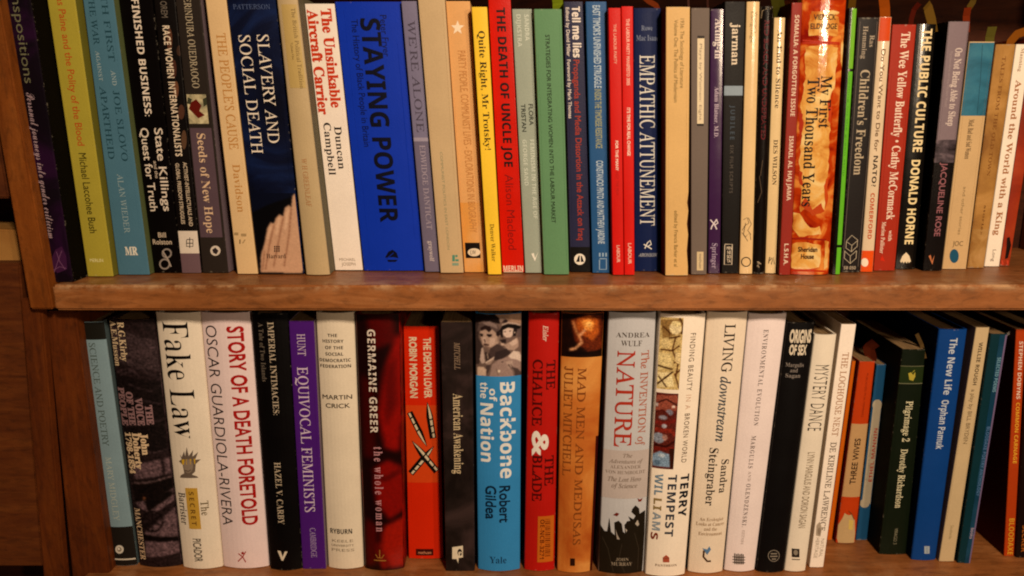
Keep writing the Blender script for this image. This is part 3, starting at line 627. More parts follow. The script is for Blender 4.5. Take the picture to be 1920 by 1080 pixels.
add(1, (33, 1609, 1649), (511, 1577, 1612), 'charcoal paperback with wire cube emblems at the foot', '211d1c',
    [('p', 'edge_rule', [('6a6058', Lr(.8, (1613, 40), (1600, 240), (1580, 500))), ('6a6058', Lr(.8, (1645, 40), (1632, 240), (1609, 500)))]),
     ('A', 'Ras', 'b', 66, 88, .62, .84, 'a89a86'), ('A', 'Hemming', 'b', 49, 110, .28, .5, 'a89a86'), ('T', "Children's Freedom", 'B', 131, 328, .3, .74, 'b0a086'),
     ('p', 'publisher_mark', [('b4a890', Lr(1.1, (1587, 452), (1597, 441), (1608, 450), (1607, 462), (1596, 472), (1586, 465), (1587, 453))), ('b4a890', Lr(1, (1587, 453), (1597, 460), (1608, 451))), ('b4a890', Lr(1, (1597, 460), (1596, 472))), ('b4a890', Lr(1.1, (1584, 470), (1583, 484), (1594, 494), (1605, 484), (1606, 470))), ('b4a890', Lr(1, (1584, 471), (1594, 480), (1606, 470))), ('b4a890', Lr(1, (1594, 480), (1594, 494)))]),
     ('MH', 'SB 050', 'SB', .12, .76, 499, 505, 'a89a86')], rough=.4, wear=.8)
add(1, (32, 1650, 1673), (510, 1614, 1637), 'narrow cream book with orange ends and an orange author name', 'd6c0a0',
    [('b', 'head_band', 32.6, 77, .01, .99, 'c8481a'), ('b', 'foot_band', 470, 509.5, .01, .99, 'd84e14'), ('T', 'Do You Want to Die for', 'S', 92, 284, .34, .66, '6a5034', .01), ('T', 'NATO?', 'SB', 292, 350, .34, .7, '2c1c14'), ('A', 'COMERFORD', 'SB', 362, 448, .34, .66, 'b84a1c'), ('p', 'publisher_mark', [('e8d8c0', E(1621.5, 492, 6.5, 8))])], rough=.2, S=.001)
add(1, (46, 1674, 1719), (508, 1638, 1678), 'brick red paperback with white serif lettering', '9c2c18',
    [('T', 'The Wee Yellow Butterfly \u2022 Cathy McCormack', 'B', 60, 412, .4, .76, 'e4cdb8', .006), ('A', 'with', 'B', 432, 452, .56, .72, 'e4cdb8'), ('A', 'Marion Pallister', 'B', 416, 475, .22, .4, 'e4cdb8'), ('p', 'publisher_mark', [('c02a10', [(1650, 488), (1654, 478), (1659, 490)])])], rough=.45)
add(1, (45, 1719, 1757), (505, 1679, 1717), 'shiny black book with fat cream capitals and a cream leaf emblem', '12100e',
    [('T', 'THE PUBLIC CULTURE', 'SB', 54, 285, .34, .8, 'e2cd9c', .01), ('A', 'DONALD HORNE', 'SB', 300, 458, .34, .76, 'e6d29c', .01),
     ('p', 'publisher_mark', [('dccbaa', [(1688, 490), (1692, 480), (1699, 473), (1705, 480), (1708, 490), (1704, 493), (1702, 490), (1700, 494), (1697, 490), (1694, 494), (1692, 490), (1690, 493)])])], rough=.2, S=.0012)
add(1, (40, 1779, 1819), (508, 1731, 1766), 'black book with a smoky lilac upper half and dim pink author lettering', '15100f',
    [('b', 'lilac_panel', 40.5, 262, .01, .99, '7a6a70'), ('b', 'smoke_panel', 262, 305, .01, .99, mat('15100f', .3, 'cloud', '4a4046', '7a6a70', 0, sc=3)),
     ('T', 'On Not Being Able to Sleep', 'b', 90, 236, .46, .78, 'c8b8b0', .014), ('S', 'Psychoanalysis and the Modern World', 'SL', 96, 200, .22, .34, '9a8a8c'), ('A', 'JACQUELINE ROSE', 'S', 305, 443, .38, .68, '8c5a60', .012), ('p', 'publisher_mark', [('b87048', [(1741, 480), (1745, 478), (1747, 490), (1752, 478), (1748, 496)])])],
    rough=.3, cov='0a0808', depth=.15)
add(1, (78, 1818, 1866), (505, 1767, 1812), 'worn cream book with a faded blue upper band and blue oval mark', 'c2a274',
    [('b', 'blue_band', 80, 217, .02, .98, mat('24566a', .45, 'cloud', '2e6880', '3a7488', 0, sc=2)), ('p', 'crease', [('1c4456', Lr(1, (1842, 84), (1838, 150), (1832, 214)))]), ('T', 'Mad, Bad and Sad Women', 'b', 224, 298, .36, .56, '4a3826'), ('S', 'and other stories', 'SL', 350, 440, .46, .58, '8a7450'), ('MH', 'JOC', 'S', .3, .72, 452, 461, '7a6444'),
     ('p', 'publisher_mark', [('1c4e68', E(1789, 480, 8.5, 13))])], wear=.9, rough=.5)
add(1, (83, 1868, 1905), (503, 1814, 1845), 'battered brown book mended with yellowed tape at the foot', '9c7038',
    [('T', 'TALES FROM THE OLD TOWN', 'b', 106, 330, .4, .58, '74481e'), ('b', 'tape', 430, 500, .06, .96, mat('8a6030', .2, 'cloud', 'a47c46', 'b48c58', 0, sc=2)), ('S', 'stories', 'b', 385, 440, .5, .62, '6a4420')], m=mat('83592a', .5, 'cloud', 'a0743a', 'b08348', .9, sc=1.4), wear=.9)
add(1, (83, 1906, 1934), (500, 1846, 1874), 'white paperback with a tan serif title, between the taped brown and red books', 'eaddca',
    [('A', 'Manning', 'b', 90, 134, .36, .58, '8a6a4a'), ('T', 'Around the World with a King', 'b', 150, 441, .32, .7, 'a06a44', .014), ('M', 'Long', 'SL', 468, 490, .4, .62, '5a4a3a')], wear=.3)
add(1, (70, 1936, 1962), (499, 1875, 1893), 'rust red book at the end of the row with a chipped black foot', '8a2c12',
    [('p', 'chipped_foot', [('1c0c06', [(1888, 446), (1893, 444), (1896, 460), (1890, 484), (1884, 486), (1887, 464)]), ('b84028', rect(1878, 488, 1891, 497))])], m=mat('6a240e', .5, 'cloud', '8c2c14', '9c3a1c', .9))

# ------------------------------------------------------------------ lower row
add(2, (604, 143, 192), (1061, 207, 256), 'grey green hardback with black ends, first in its row beside the bookcase side', '7c959e',
    [('b', 'head_band_print', 604.5, 637, .0, 1, '1f1e1a'), ('b', 'foot_band', 988, 1060, .0, 1, '231f1b'), ('b', 'foot_rule', 1047.5, 1050, .03, .97, 'cfc6b4'),
     ('T', 'SCIENCE AND POETRY', 'R', 643, 836, .36, .6, '4c5a56'), ('A', 'MARY MIDGLEY', 'R', 857, 976, .38, .6, 'a4b0a8'), ('p', 'publisher_mark', [('cfc8b8', E(224, 1030, 8)), ('8c8474', E(224, 1030, 4.5)), ('e8e0d0', E(223, 1029, 2))])], kind='round', hard=True, S=.002, cov='4c5a5c')
KM = mat('120c0c', .35, 'marble', '2a1f20', '4c3c40', .3, sc=1.2)
add(2, (600, 198, 286), (1064, 258, 338), 'dark hardback printed with mauve factory machinery', '241a1a',
    [('r', 'cover_picture', 601, 1063, .0, 1, '241b1c', [('3a2e30', [(200, 610), (288, 640), (300, 700), (215, 680)]), ('1a1414', [(210, 700), (300, 720), (310, 850), (232, 840)]), ('3c3034', Lr(3, (216, 650), (250, 640), (290, 655))), ('302628', Lr(4, (222, 705), (262, 690), (296, 712))), ('3c3034', Lr(2, (226, 740), (300, 760))), ('2c2224', Lr(5, (232, 800), (300, 790))), ('5c484c', [(246, 872), (300, 862), (304, 892), (252, 900)]), ('5c484c', [(306, 862), (316, 860), (322, 890), (308, 892)]), ('16100f', [(244, 905), (322, 893), (325, 925), (252, 950)]), ('6a5456', Lr(3, (244, 908), (280, 904), (320, 896))), ('5c484c', [(250, 945), (300, 930), (322, 918), (326, 940), (290, 962), (262, 955)]),
        ('15100f', [(270, 940), (318, 922), (322, 930), (278, 960)]), ('5c484c', [(270, 1000), (330, 950), (334, 1040), (272, 1046)]), ('120d0c', ring_pts(286, 978, 19, 3)), ('120d0c', Lr(2, (270, 970), (303, 986))), ('120d0c', Lr(2, (286, 960), (286, 997))), ('120d0c', Lr(2, (272, 990), (302, 966))), ('120d0c', [(262, 1002), (334, 1010), (334, 1018), (262, 1014)]),
        ('4a3a3e', Lr(2, (215, 700), (240, 690), (262, 705))), ('4a3a3e', Lr(1.6, (232, 640), (262, 660), (290, 650))), ('4a3a3e', Lr(1.6, (240, 720), (280, 735), (300, 725))), ('7a4a30', E(270, 935, 3)), ('4a3a3e', Lr(2, (252, 830), (284, 850), (312, 846)))], dict(nx=46, blur=.8, noise=.16)),
     ('A', 'R.G.Kirby', 'BB', 604, 678, .22, .37, 'd8c09a'), ('A', 'A.E.Musson', 'BB', 603, 688, .04, .18, 'd8c09a'), ('T', 'THE', 'BB', 760, 797, .62, .76, '8c6c6e', .03), ('T', 'VOICE', 'BB', 746, 798, .42, .57, '8c6c6e', .03), ('T', 'OF THE', 'BB', 735, 798, .22, .37, '8c6c6e', .03), ('T', 'PEOPLE', 'BB', 728, 800, .03, .18, '8c6c6e', .03),
     ('S', 'John', 'BB', 812, 853, .44, .6, 'dcc09a', .02), ('S', 'Doherty', 'BB', 812, 880, .25, .41, 'dcc09a', .02), ('S', '1798-1854', 'BB', 812, 890, .07, .21, 'dcc09a', .02), ('M', 'MANCHESTER', 'BB', 955, 1052, .06, .2, 'd0b492')], m=KM, kind='round', hard=True)
add(2, (587, 287, 371), (1067, 340, 415), 'ivory hardback with a huge black serif title and a blindfolded statue head', 'e6d9c4',
    [('T', 'Fake Law', 'b', 604, 822, .16, .74, '141010', -.008),
     ('p', 'statue_head', [('6a5c50', [(336, 852), (340, 858), (345, 846), (347, 856), (350, 838), (354, 855), (362, 844), (361, 856), (371, 848), (366, 862), (376, 862), (367, 870), (366, 884), (360, 890), (369, 893), (372, 896), (336, 897), (338, 892), (345, 888), (342, 872), (334, 866), (340, 862)]), ('8a7a6a', E(353, 874, 9, 13)), ('c8a028', [(340, 862), (366, 860), (366, 870), (341, 872)]), ('3c3028', Lr(1.4, (347, 882), (353, 884), (358, 881)))]),
     ('b', 'tape', 915, 992, .3, .6, 'c49a3c'), ('S', 'The', 'b', 940, 967, .64, .82, '6a5a3a'), ('S', 'SECRET', 'SB', 922, 985, .38, .5, '6a4a1c', 0, 1.4), ('S', 'Barrister', 'b', 925, 985, .1, .28, '2c241c'), ('M', 'PICADOR', 'S', 1010, 1053, .36, .56, '4c4236', .01)], kind='round', hard=True, wear=.3)
add(2, (587, 372, 467), (1066, 416, 502), 'pinkish white hardback with a tall red title beside a thin black author line', 'e8d2d0',
    [('A', 'OSCAR GUARDIOLA-RIVERA', 'SL', 611, 987, .08, .32, '2a2020'), ('T', 'STORY OF A DEATH FORETOLD', 'S', 612, 985, .54, .84, 'a81a14', .03),
     ('p', 'publisher_mark', [('9c2018', Lr(2, (446, 1053), (455, 1044), (461, 1034))), ('9c2018', Lr(2, (447, 1038), (455, 1044), (461, 1054))), ('9c2018', E(455, 1037, 2.6))])], kind='round', hard=True, wear=.3)
add(2, (588, 468, 540), (1070, 505, 566), 'black hardback with small white serif lettering, beside the pinkish white one', '0d0a0a',
    [('T', 'IMPERIAL INTIMACIES:', 'b', 604, 778, .46, .62, 'b8a890'), ('S', 'A Tale of Two Islands', 'b', 606, 716, .2, .33, '70665a'), ('A', 'HAZEL V. CARBY', 'b', 867, 983, .38, .56, 'b8a890'),
     ('p', 'publisher_mark', [('dccfb8', [(520, 1033), (526, 1033), (530, 1044), (534, 1034), (539, 1034), (531, 1051), (528, 1051)])])], kind='round', hard=True)
add(2, (602, 539, 588), (1067, 567, 611), 'purple paperback with thin white serif capitals', '4a1e74',
    [('A', 'HUNT', 'R', 626, 667, .3, .62, 'c8b4c8'), ('T', 'EQUIVOCAL FEMINISTS', 'R', 688, 960, .24, .66, 'd0bcd0'), ('M', 'CAMBRIDGE', 'R', 990, 1045, .4, .64, 'a894b8')], cov='8a7a80')
add(2, (587, 590, 662), (1067, 614, 680), 'plain cream hardback with small upright headings at its head and foot', 'e0d2ba',
    [('TH', 'THE', 'SB', .3, .56, 626, 632, '3a2e24'), ('TH', 'HISTORY', 'SB', .16, .72, 637, 643, '3a2e24'), ('TH', 'OF THE', 'SB', .22, .7, 649, 655, '3a2e24'), ('TH', 'SOCIAL', 'SB', .22, .7, 661, 667, '3a2e24'), ('TH', 'DEMOCRATIC', 'SB', .05, .88, 673, 679, '3a2e24'), ('TH', 'FEDERATION', 'SB', .06, .88, 684, 690, '3a2e24'),
     ('AH', 'MARTIN', 'S', .08, .88, 741, 749, '3a2e24', .01), ('AH', 'CRICK', 'S', .16, .82, 757, 765, '3a2e24', .01), ('MH', 'RYBURN', 'SB', .12, .74, 992, 1001, '241c16'), ('MH', 'KEELE', 'SL', .16, .76, 1012, 1017, '8a7c68'), ('MH', 'UNIVERSITY', 'SL', .14, .78, 1021, 1025, '6a5c4a'), ('MH', 'PRESS', 'SL', .14, .78, 1029, 1034, '8a7c68')], kind='round', hard=True, wear=.35, rough=.55)
add(2, (590, 664, 752), (1070, 683, 757), 'hardback with blurred dark red roses under white spaced lettering', '4a0a08',
    [('r', 'cover_picture', 590.5, 1069, .0, 1, '1c0404', [('4c0806', [(686, 596), (735, 592), (744, 640), (700, 656)]), ('841008', [(738, 640), (752, 625), (754, 780), (748, 850), (722, 840), (708, 780), (718, 700)]), ('5c0a06', [(720, 700), (742, 660), (744, 760), (722, 800)]),
        ('3c0605', [(676, 700), (700, 720), (706, 860), (680, 860)]), ('7c1008', [(700, 880), (726, 862), (755, 880), (756, 960), (730, 975), (704, 940)]), ('2c0504', Lr(5, (690, 880), (720, 900), (752, 884))), ('941a0c', [(722, 985), (756, 972), (757, 1066), (716, 1066), (706, 1030)]), ('4c0806', [(684, 970), (708, 990), (706, 1060), (686, 1064)]), ('2c0504', Lr(4, (716, 980), (712, 1030), (730, 1066)))], dict(nx=34, blur=2.2, noise=.03, rough=.3, spec=.3)),
     ('A', 'GERMAINE GREER', 'SB', 618, 812, .27, .45, 'dccfc0', 0, 1.1), ('T', 'the whole woman', 'b', 838, 997, .34, .54, 'b8848a', .01, 1.35), ('p', 'publisher_mark', [('9c6c30', Lr(1.6, (712, 1031), (712, 1046))), ('9c6c30', Lr(1.6, (704, 1040), (708, 1046), (716, 1046), (720, 1040))), ('9c6c30', rect(701, 1050, 724, 1052))])],
    m=mat('240504', .3, 'cloud', '4c0a07', '8c140c', .2, .3, sc=1.3), kind='round', hard=True)
def bullet(x0, y0, x1, y1, w):
    dx, dy = x1 - x0, y1 - y0; l = math.hypot(dx, dy); dx /= l; dy /= l; nx, ny = -dy, dx
    def q(s, o): return (x0 + dx * s * l + nx * o * w, y0 + dy * s * l + ny * o * w)
    out = [('14100c', [q(0, -.5), q(0, .5), q(.6, .52), q(.82, .3), q(1, 0), q(.82, -.3), q(.6, -.52)])]
    out.append(('d0bfa0', [q(.02, -.02), q(.02, .3), q(.58, .34), q(.8, .2), q(.96, 0), q(.6, -.05)]))
    for s in (.12, .3, .48): out.append(('14100c', [q(s, -.1), q(s + .04, -.1), q(s + .06, .4), q(s + .02, .4)]))
    return out
add(2, (612, 753, 823), (1048, 766, 831), 'vermilion paperback showing four black and white bullets', 'cc2a0c',
    [('b', 'picture_panel', 760, 905, .02, .93, 'cc4418'), ('T', 'THE DEMON LOVER', 'S', 633, 746, .56, .76, 'd8c4a4', .035), ('A', 'ROBIN MORGAN', 'S', 632, 746, .16, .36, 'd8c4a4', .035),
     ('p', 'bullet', bullet(812, 822, 801, 753, 12)), ('p', 'bullet', bullet(768, 773, 801, 838, 11)), ('p', 'bullet', bullet(770, 888, 814, 836, 12)), ('p', 'bullet', bullet(819, 884, 772, 826, 12)),
     ('b', 'publisher_label', 1029, 1041, .22, .72, '3c0f08'), ('MH', 'methuen', 'S', .28, .66, 1033, 1038, 'c08060', .02)], wear=.45, S=.0012, rough=.38)
add(2, (604, 826, 885), (1071, 836, 890), 'brown black paperback with one cream serif title and a white page emblem', '2a211f',
    [('A', 'MITCHELL', 'I', 642, 693, .42, .6, '8a7460', .01), ('T', 'American Awakening', 'b', 738, 888, .36, .66, 'c4b08c', .006), ('p', 'publisher_mark', [('dccfb4', [(848, 1026), (868, 1023), (868, 1045), (860, 1046), (859, 1056), (856, 1048), (848, 1048)])]), ('M', 'e', 'BB', 1029, 1042, .42, .64, '2a211f')], m=mat('1c1614', .38, 'cloud', '2a211f', '3c2e2c', .3, sc=1.5))
add(2, (589, 890, 978), (1071, 896, 975), 'sky blue hardback with a sepia photograph of two people above its white title', '3583bc',
    [('r', 'cover_photo', 589.5, 706, .0, 1, '6c5850', [('9c7c68', [(922.8, 585.2), (977.2, 585.2), (977.2, 609.8), (952.6, 603.3), (934.4, 595.6)]), ('b8947c', [(952.6, 591.7), (977.2, 590.4), (977.2, 605.9), (957.8, 602.0)]), ('1a1212', [(889.1, 585.2), (922.8, 585.2), (935.7, 596.8), (937.0, 607.2), (918.9, 603.3), (904.6, 603.3), (889.7, 609.8)]), ('4c3c38', E(914.3, 589.1, 4.5, 2.9)), ('3c302e', [(890.4, 605.9), (899.4, 608.5), (896.8, 634.4), (905.9, 652.6), (898.1, 683.7), (891.7, 686.3)]), ('8c7468', E(942.2, 599.4, 5.4, 4.9)), ('2c2020', [(947.4, 598.1), (952.6, 602.0), (950.0, 605.9), (940.9, 604.6)]), ('584844', [(894.3, 622.8), (896.8, 611.1), (905.9, 604.0), (918.9, 602.3), (930.5, 606.6), (936.4, 615.0), (937.0, 625.4), (930.5, 629.2), (922.8, 621.5), (899.4, 622.8)]), ('84706a', [(903.3, 605.9), (917.6, 603.1), (930.5, 608.5), (933.1, 616.3), (922.8, 612.4), (909.8, 609.8)]), ('b09484', [(899.4, 622.8), (909.8, 618.9), (922.8, 617.6), (929.2, 624.1), (937.0, 627.9), (935.7, 640.9), (929.2, 652.6), (920.2, 655.2), (911.1, 653.9), (904.6, 647.4), (901.4, 635.7)]), ('c8ac9c', [(904.6, 634.4), (909.8, 631.8), (912.4, 642.2), (905.9, 644.8)]), ('c4a898', [(918.9, 634.4), (929.2, 633.1), (926.7, 644.8), (918.9, 650.0)]), ('2a1e1c', [(908.5, 611.1), (918.9, 612.4), (921.5, 618.9), (916.3, 623.4), (909.8, 617.6), (902.0, 621.5), (900.7, 616.3)]), ('2c2220', Lr(3.2, (899.4, 628.2), (905.9, 629.0))), ('2c2220', Lr(3.6, (912.4, 628.6), (922.8, 628.2))), ('1c1414', E(903.1, 630.8, 2.1, 1.4)), ('1c1414', E(917.6, 630.8, 3.4, 1.3)), ('5c4842', Lr(2.4, (907.9, 637.0), (909.8, 641.9), (907.9, 643.2))), ('4a3632', Lr(3.2, (906.6, 646.7), (916.3, 647.4))), ('7a6258', [(908.5, 648.7), (922.8, 652.6), (915.0, 655.2), (909.2, 653.2)]), ('281e1e', [(929.9, 622.8), (937.0, 618.9), (937.7, 627.9), (933.8, 631.8), (930.5, 628.6)]), ('8c7468', [(932.5, 631.8), (937.0, 630.5), (935.7, 640.9), (932.5, 640.9)]), ('463836', [(918.9, 653.9), (931.8, 644.8), (940.9, 648.7), (950.0, 657.8), (935.7, 670.7), (925.4, 673.3), (917.6, 662.9)]), ('342a2a', [(929.2, 660.3), (952.6, 652.6), (957.8, 662.9), (940.9, 673.3), (926.7, 675.9)]), ('c0a494', [(938.3, 640.9), (942.2, 642.2), (947.4, 647.4), (939.6, 647.4)]), ('2c2222', [(937.0, 637.0), (948.7, 635.7), (948.7, 643.5), (940.9, 643.5)]), ('a88e80', [(944.8, 647.4), (957.8, 640.9), (969.4, 634.4), (972.7, 642.2), (972.0, 652.6), (964.2, 657.8), (952.6, 656.5), (948.7, 652.6)]), ('c8ae9e', [(955.2, 643.5), (968.1, 635.7), (970.7, 644.8), (960.3, 650.0)]), ('1c1616', [(937.0, 618.9), (942.2, 609.8), (952.6, 607.9), (968.1, 609.8), (976.5, 616.3), (975.9, 624.1), (962.9, 622.8), (944.8, 618.9), (942.2, 634.4), (939.0, 630.5)]), ('c0a898', Lr(2.4, (940.9, 609.8), (952.6, 605.3), (965.5, 607.9), (975.9, 611.7))), ('14100f', Lr(5, (940.9, 614.0), (957.8, 611.7), (975.9, 615.6))), ('d0b8aa', [(942.8, 618.9), (952.6, 614.7), (962.3, 616.9), (962.9, 627.9), (957.8, 633.1), (948.7, 633.1), (943.5, 627.9)]), ('4a3a38', E(946.7, 622.1, 1.8, 0.9)), ('4a3a38', E(956.5, 621.2, 1.9, 0.9)), ('a88c80', E(950.6, 628.2, 2.3, 0.8)), ('241c1c', [(962.3, 617.6), (969.4, 618.9), (966.8, 631.8), (961.6, 631.8)]), ('5c4c4a', [(969.4, 618.9), (977.2, 617.6), (977.2, 634.4), (970.7, 634.4)]), ('c8b0a0', E(964.9, 624.7, 1.3, 1.6)), ('6c5852', [(948.7, 633.1), (959.0, 633.1), (957.8, 639.6), (950.0, 642.2)]), ('c0a89c', [(900.7, 665.5), (902.7, 653.9), (905.9, 652.6), (907.2, 662.9), (909.2, 681.1), (903.3, 683.7), (899.4, 675.9)]), ('9c8478', [(909.8, 681.1), (922.8, 670.7), (926.7, 673.3), (918.9, 683.7), (911.1, 683.7)]), ('d0b8a8', Lr(2.5, (910.5, 681.1), (922.8, 673.3), (926.7, 669.4))), ('3a2e2c', [(908.5, 660.3), (917.6, 662.9), (922.8, 670.7), (911.1, 678.5)]), ('a89080', Lr(2, (913.7, 662.9), (915.0, 673.3))), ('947c74', [(922.8, 683.7), (934.4, 674.6), (952.6, 669.4), (962.9, 659.0), (976.5, 662.9), (977.2, 706.3), (917.6, 706.3)]), ('d0bcae', [(952.6, 668.1), (962.9, 658.8), (973.3, 661.6), (977.2, 670.7), (976.9, 681.1), (969.4, 675.9), (957.8, 673.3)]), ('ac9488', [(948.7, 678.5), (960.3, 675.9), (962.9, 690.1), (952.6, 691.4)]), ('483a38', [(956.5, 681.1), (962.9, 690.1), (970.7, 692.7), (977.2, 700.5), (977.2, 706.3), (965.5, 706.3), (962.9, 696.6)]), ('6c5a54', Lr(3, (952.6, 683.7), (962.9, 696.6), (964.2, 705.7))), ('4a3c3a', [(911.1, 686.3), (920.2, 683.7), (918.9, 691.4), (912.4, 704.4)]), ('c8ac98', [(894.9, 690.1), (905.9, 688.9), (911.7, 694.0), (911.1, 705.7), (894.3, 706.3)]), ('d8c4b0', E(935.7, 696.0, 2.6, 2.6)), ('4c3e3a', E(942.2, 678.7, 2.1, 1.2)), ('7c685e', Lr(2, (930.5, 691.4), (934.4, 704.4)))], dict(nx=90, blur=.8, noise=.03)),
     ('b', 'blue_panel', 706, 1070.5, .0, 1, '3583bc'),
     ('T', 'Backbone', 'SB', 717, 897, .54, .86, 'dfe0dc', .005), ('T', 'of', 'SB', 729, 753, .3, .46, 'dfe0dc'), ('T', 'the', 'SB', 718, 748, .1, .26, 'dfe0dc'), ('T', 'Nation', 'SB', 757, 867, .1, .38, 'dfe0dc', .005),
     ('A', 'Robert', 'S', 911, 980, .52, .76, '10243a', .02), ('A', 'Gildea', 'S', 911, 974, .2, .44, '10243a', .02), ('MH', 'Yale', 'B', .28, .68, 1044, 1056, '163a5c')], kind='round', hard=True, wear=.3, rough=.4)
add(2, (588, 991, 1049), (1071, 983, 1040), 'crimson hardback with a big white ampersand and an orange barcode sticker', 'b01c14',
    [('A', 'Eisler', 'I', 610, 640, .48, .64, 'd8b8a8', .02), ('T', 'THE', 'R', 676, 731, .62, .9, '4c0c08', .02), ('T', 'CHALICE', 'R', 674, 799, .18, .48, '4c0c08', .02), ('T', '&', 'S', 808, 856, .2, .72, 'e4dcd0', .022), ('T', 'THE', 'R', 855, 911, .62, .9, '4c0c08', .02), ('T', 'BLADE', 'R', 853, 940, .22, .52, '4c0c08', .02),
     ('b', 'barcode_sticker', 968, 1054, .42, .95, 'bc621c'), ('N', 'OE-NCB-3271', 'SB', 974, 1048, .5, .64, '5a2408'), ('p', 'barcode', [('5a2408', Lr(.8 + .6 * (i % 3), (1022 + 0, 974 + i * 3.6), (1032, 974.5 + i * 3.6))) for i in range(20)])], kind='round', hard=True, rough=.45)
add(2, (588, 1053, 1134), (1074, 1045, 1111), 'amber hardback with a fiery figure pictured at its head', 'b86a28',
    [('r', 'cover_picture', 588.5, 670, .0, 1, '1c0d08', [('5c2410', [(1070, 600), (1100, 590), (1130, 592), (1130, 655), (1105, 662), (1078, 640)]), ('a8501c', [(1082, 598), (1105, 590), (1122, 600), (1124, 625), (1112, 640), (1092, 628), (1080, 612)]), ('e08c3c', [(1090, 602), (1104, 597), (1115, 606), (1110, 622), (1096, 618)]), ('f0b060', E(1104, 608, 6, 5)),
        ('d09468', Lr(5, (1098, 618), (1086, 630), (1091, 642), (1078, 654), (1068, 656))), ('b87848', Lr(4, (1074, 602), (1080, 620), (1087, 634))), ('120806', Lr(4, (1060, 664), (1128, 660)))], dict(nx=52, blur=1.0, noise=.1)),
     ('b', 'right_edge_band', 820, 1073.5, .93, 1, '3c0f0a'), ('T', 'MAD MEN AND MEDUSAS', 'R', 690, 1022, .42, .62, '7c431c', .01), ('A', 'JULIET MITCHELL', 'R', 688, 893, .1, .3, '7c431c', .01), ('p', 'publisher_mark', [('2a140a', rect(1069, 1047, 1078, 1061))])],
    m=mat('a24816', .36, 'cloud', 'c0702e', 'd8984e', .2, .3, sc=.6), kind='round', hard=True, cov='3c0f0a')
SIL = '221c14'
add(2, (587, 1142, 1232), (1076, 1123, 1208), 'silver grey hardback with plant silhouettes and tiny red butterflies', 'bcbcbe',
    [('AH', 'ANDREA', 'b', .17, .88, 624, 633, '4c4238'), ('AH', 'WULF', 'b', .28, .72, 639, 649, '4c4238'), ('T', 'NATURE', 'R', 658, 838, .22, .58, 'a83420', .01), ('T', 'The INVENTION of', 'R', 658, 836, .72, .88, 'a86048', .01),
     ('b', 'pale_panel', 845, 935, .0, 1, 'b8aca6'), ('SH', 'The', 'I', .42, .62, 851, 858, '7a6a5e', .01), ('SH', 'Adventures of', 'I', .12, .86, 862, 869, '7a6a5e', .01), ('SH', 'ALEXANDER', 'b', .16, .82, 873, 879, '7a6a5e'), ('SH', 'VON HUMBOLDT', 'b', .06, .92, 883, 889, '7a6a5e'), ('SH', 'The Lost Hero', 'I', .12, .84, 895, 903, '7a6a5e', .01), ('SH', 'of Science', 'I', .2, .76, 907, 915, '7a6a5e', .01),
     ('p', 'silhouettes', [(SIL, [(1124, 988), (1134, 998), (1139, 998), (1143, 972), (1146, 998), (1153, 1004), (1152, 980), (1160, 976), (1166, 982), (1168, 996), (1172, 1000), (1171, 984), (1176, 977), (1182, 976), (1178, 968), (1188, 974), (1192, 968), (1184, 960), (1186, 954), (1192, 948), (1199, 955), (1200, 965), (1206, 962), (1211, 960), (1210, 1000), (1207, 1050), (1205, 1075), (1124, 1075), (1122, 1040)]),
        ('b0a598', [(1191, 983), (1196, 976), (1199, 985), (1196, 988)]), ('b0a598', [(1172, 990), (1176, 994), (1174, 998)]), ('a89c90', [(1154, 992), (1158, 1004), (1162, 1011), (1157, 1011)]), ('3c342a', Lr(1, (1130, 1010), (1140, 1030), (1150, 1072))), ('3c342a', Lr(1, (1166, 1020), (1160, 1050), (1172, 1074))), ('3c342a', Lr(1, (1190, 1000), (1198, 1030), (1196, 1070)))]),
     ('p', 'butterfly', [('7c2c18', [(1196, 935), (1200, 938), (1206, 936), (1203, 942), (1198, 942)])]), ('p', 'butterfly', [('6c2416', [(1150, 966), (1156, 961), (1161, 963), (1157, 968)])]),
     ('MH', 'JOHN', 'b', .36, .64, 1046, 1051, '9a8c78'), ('MH', 'MURRAY', 'b', .26, .72, 1054, 1060, '9a8c78')], kind='round', hard=True, wear=.2)
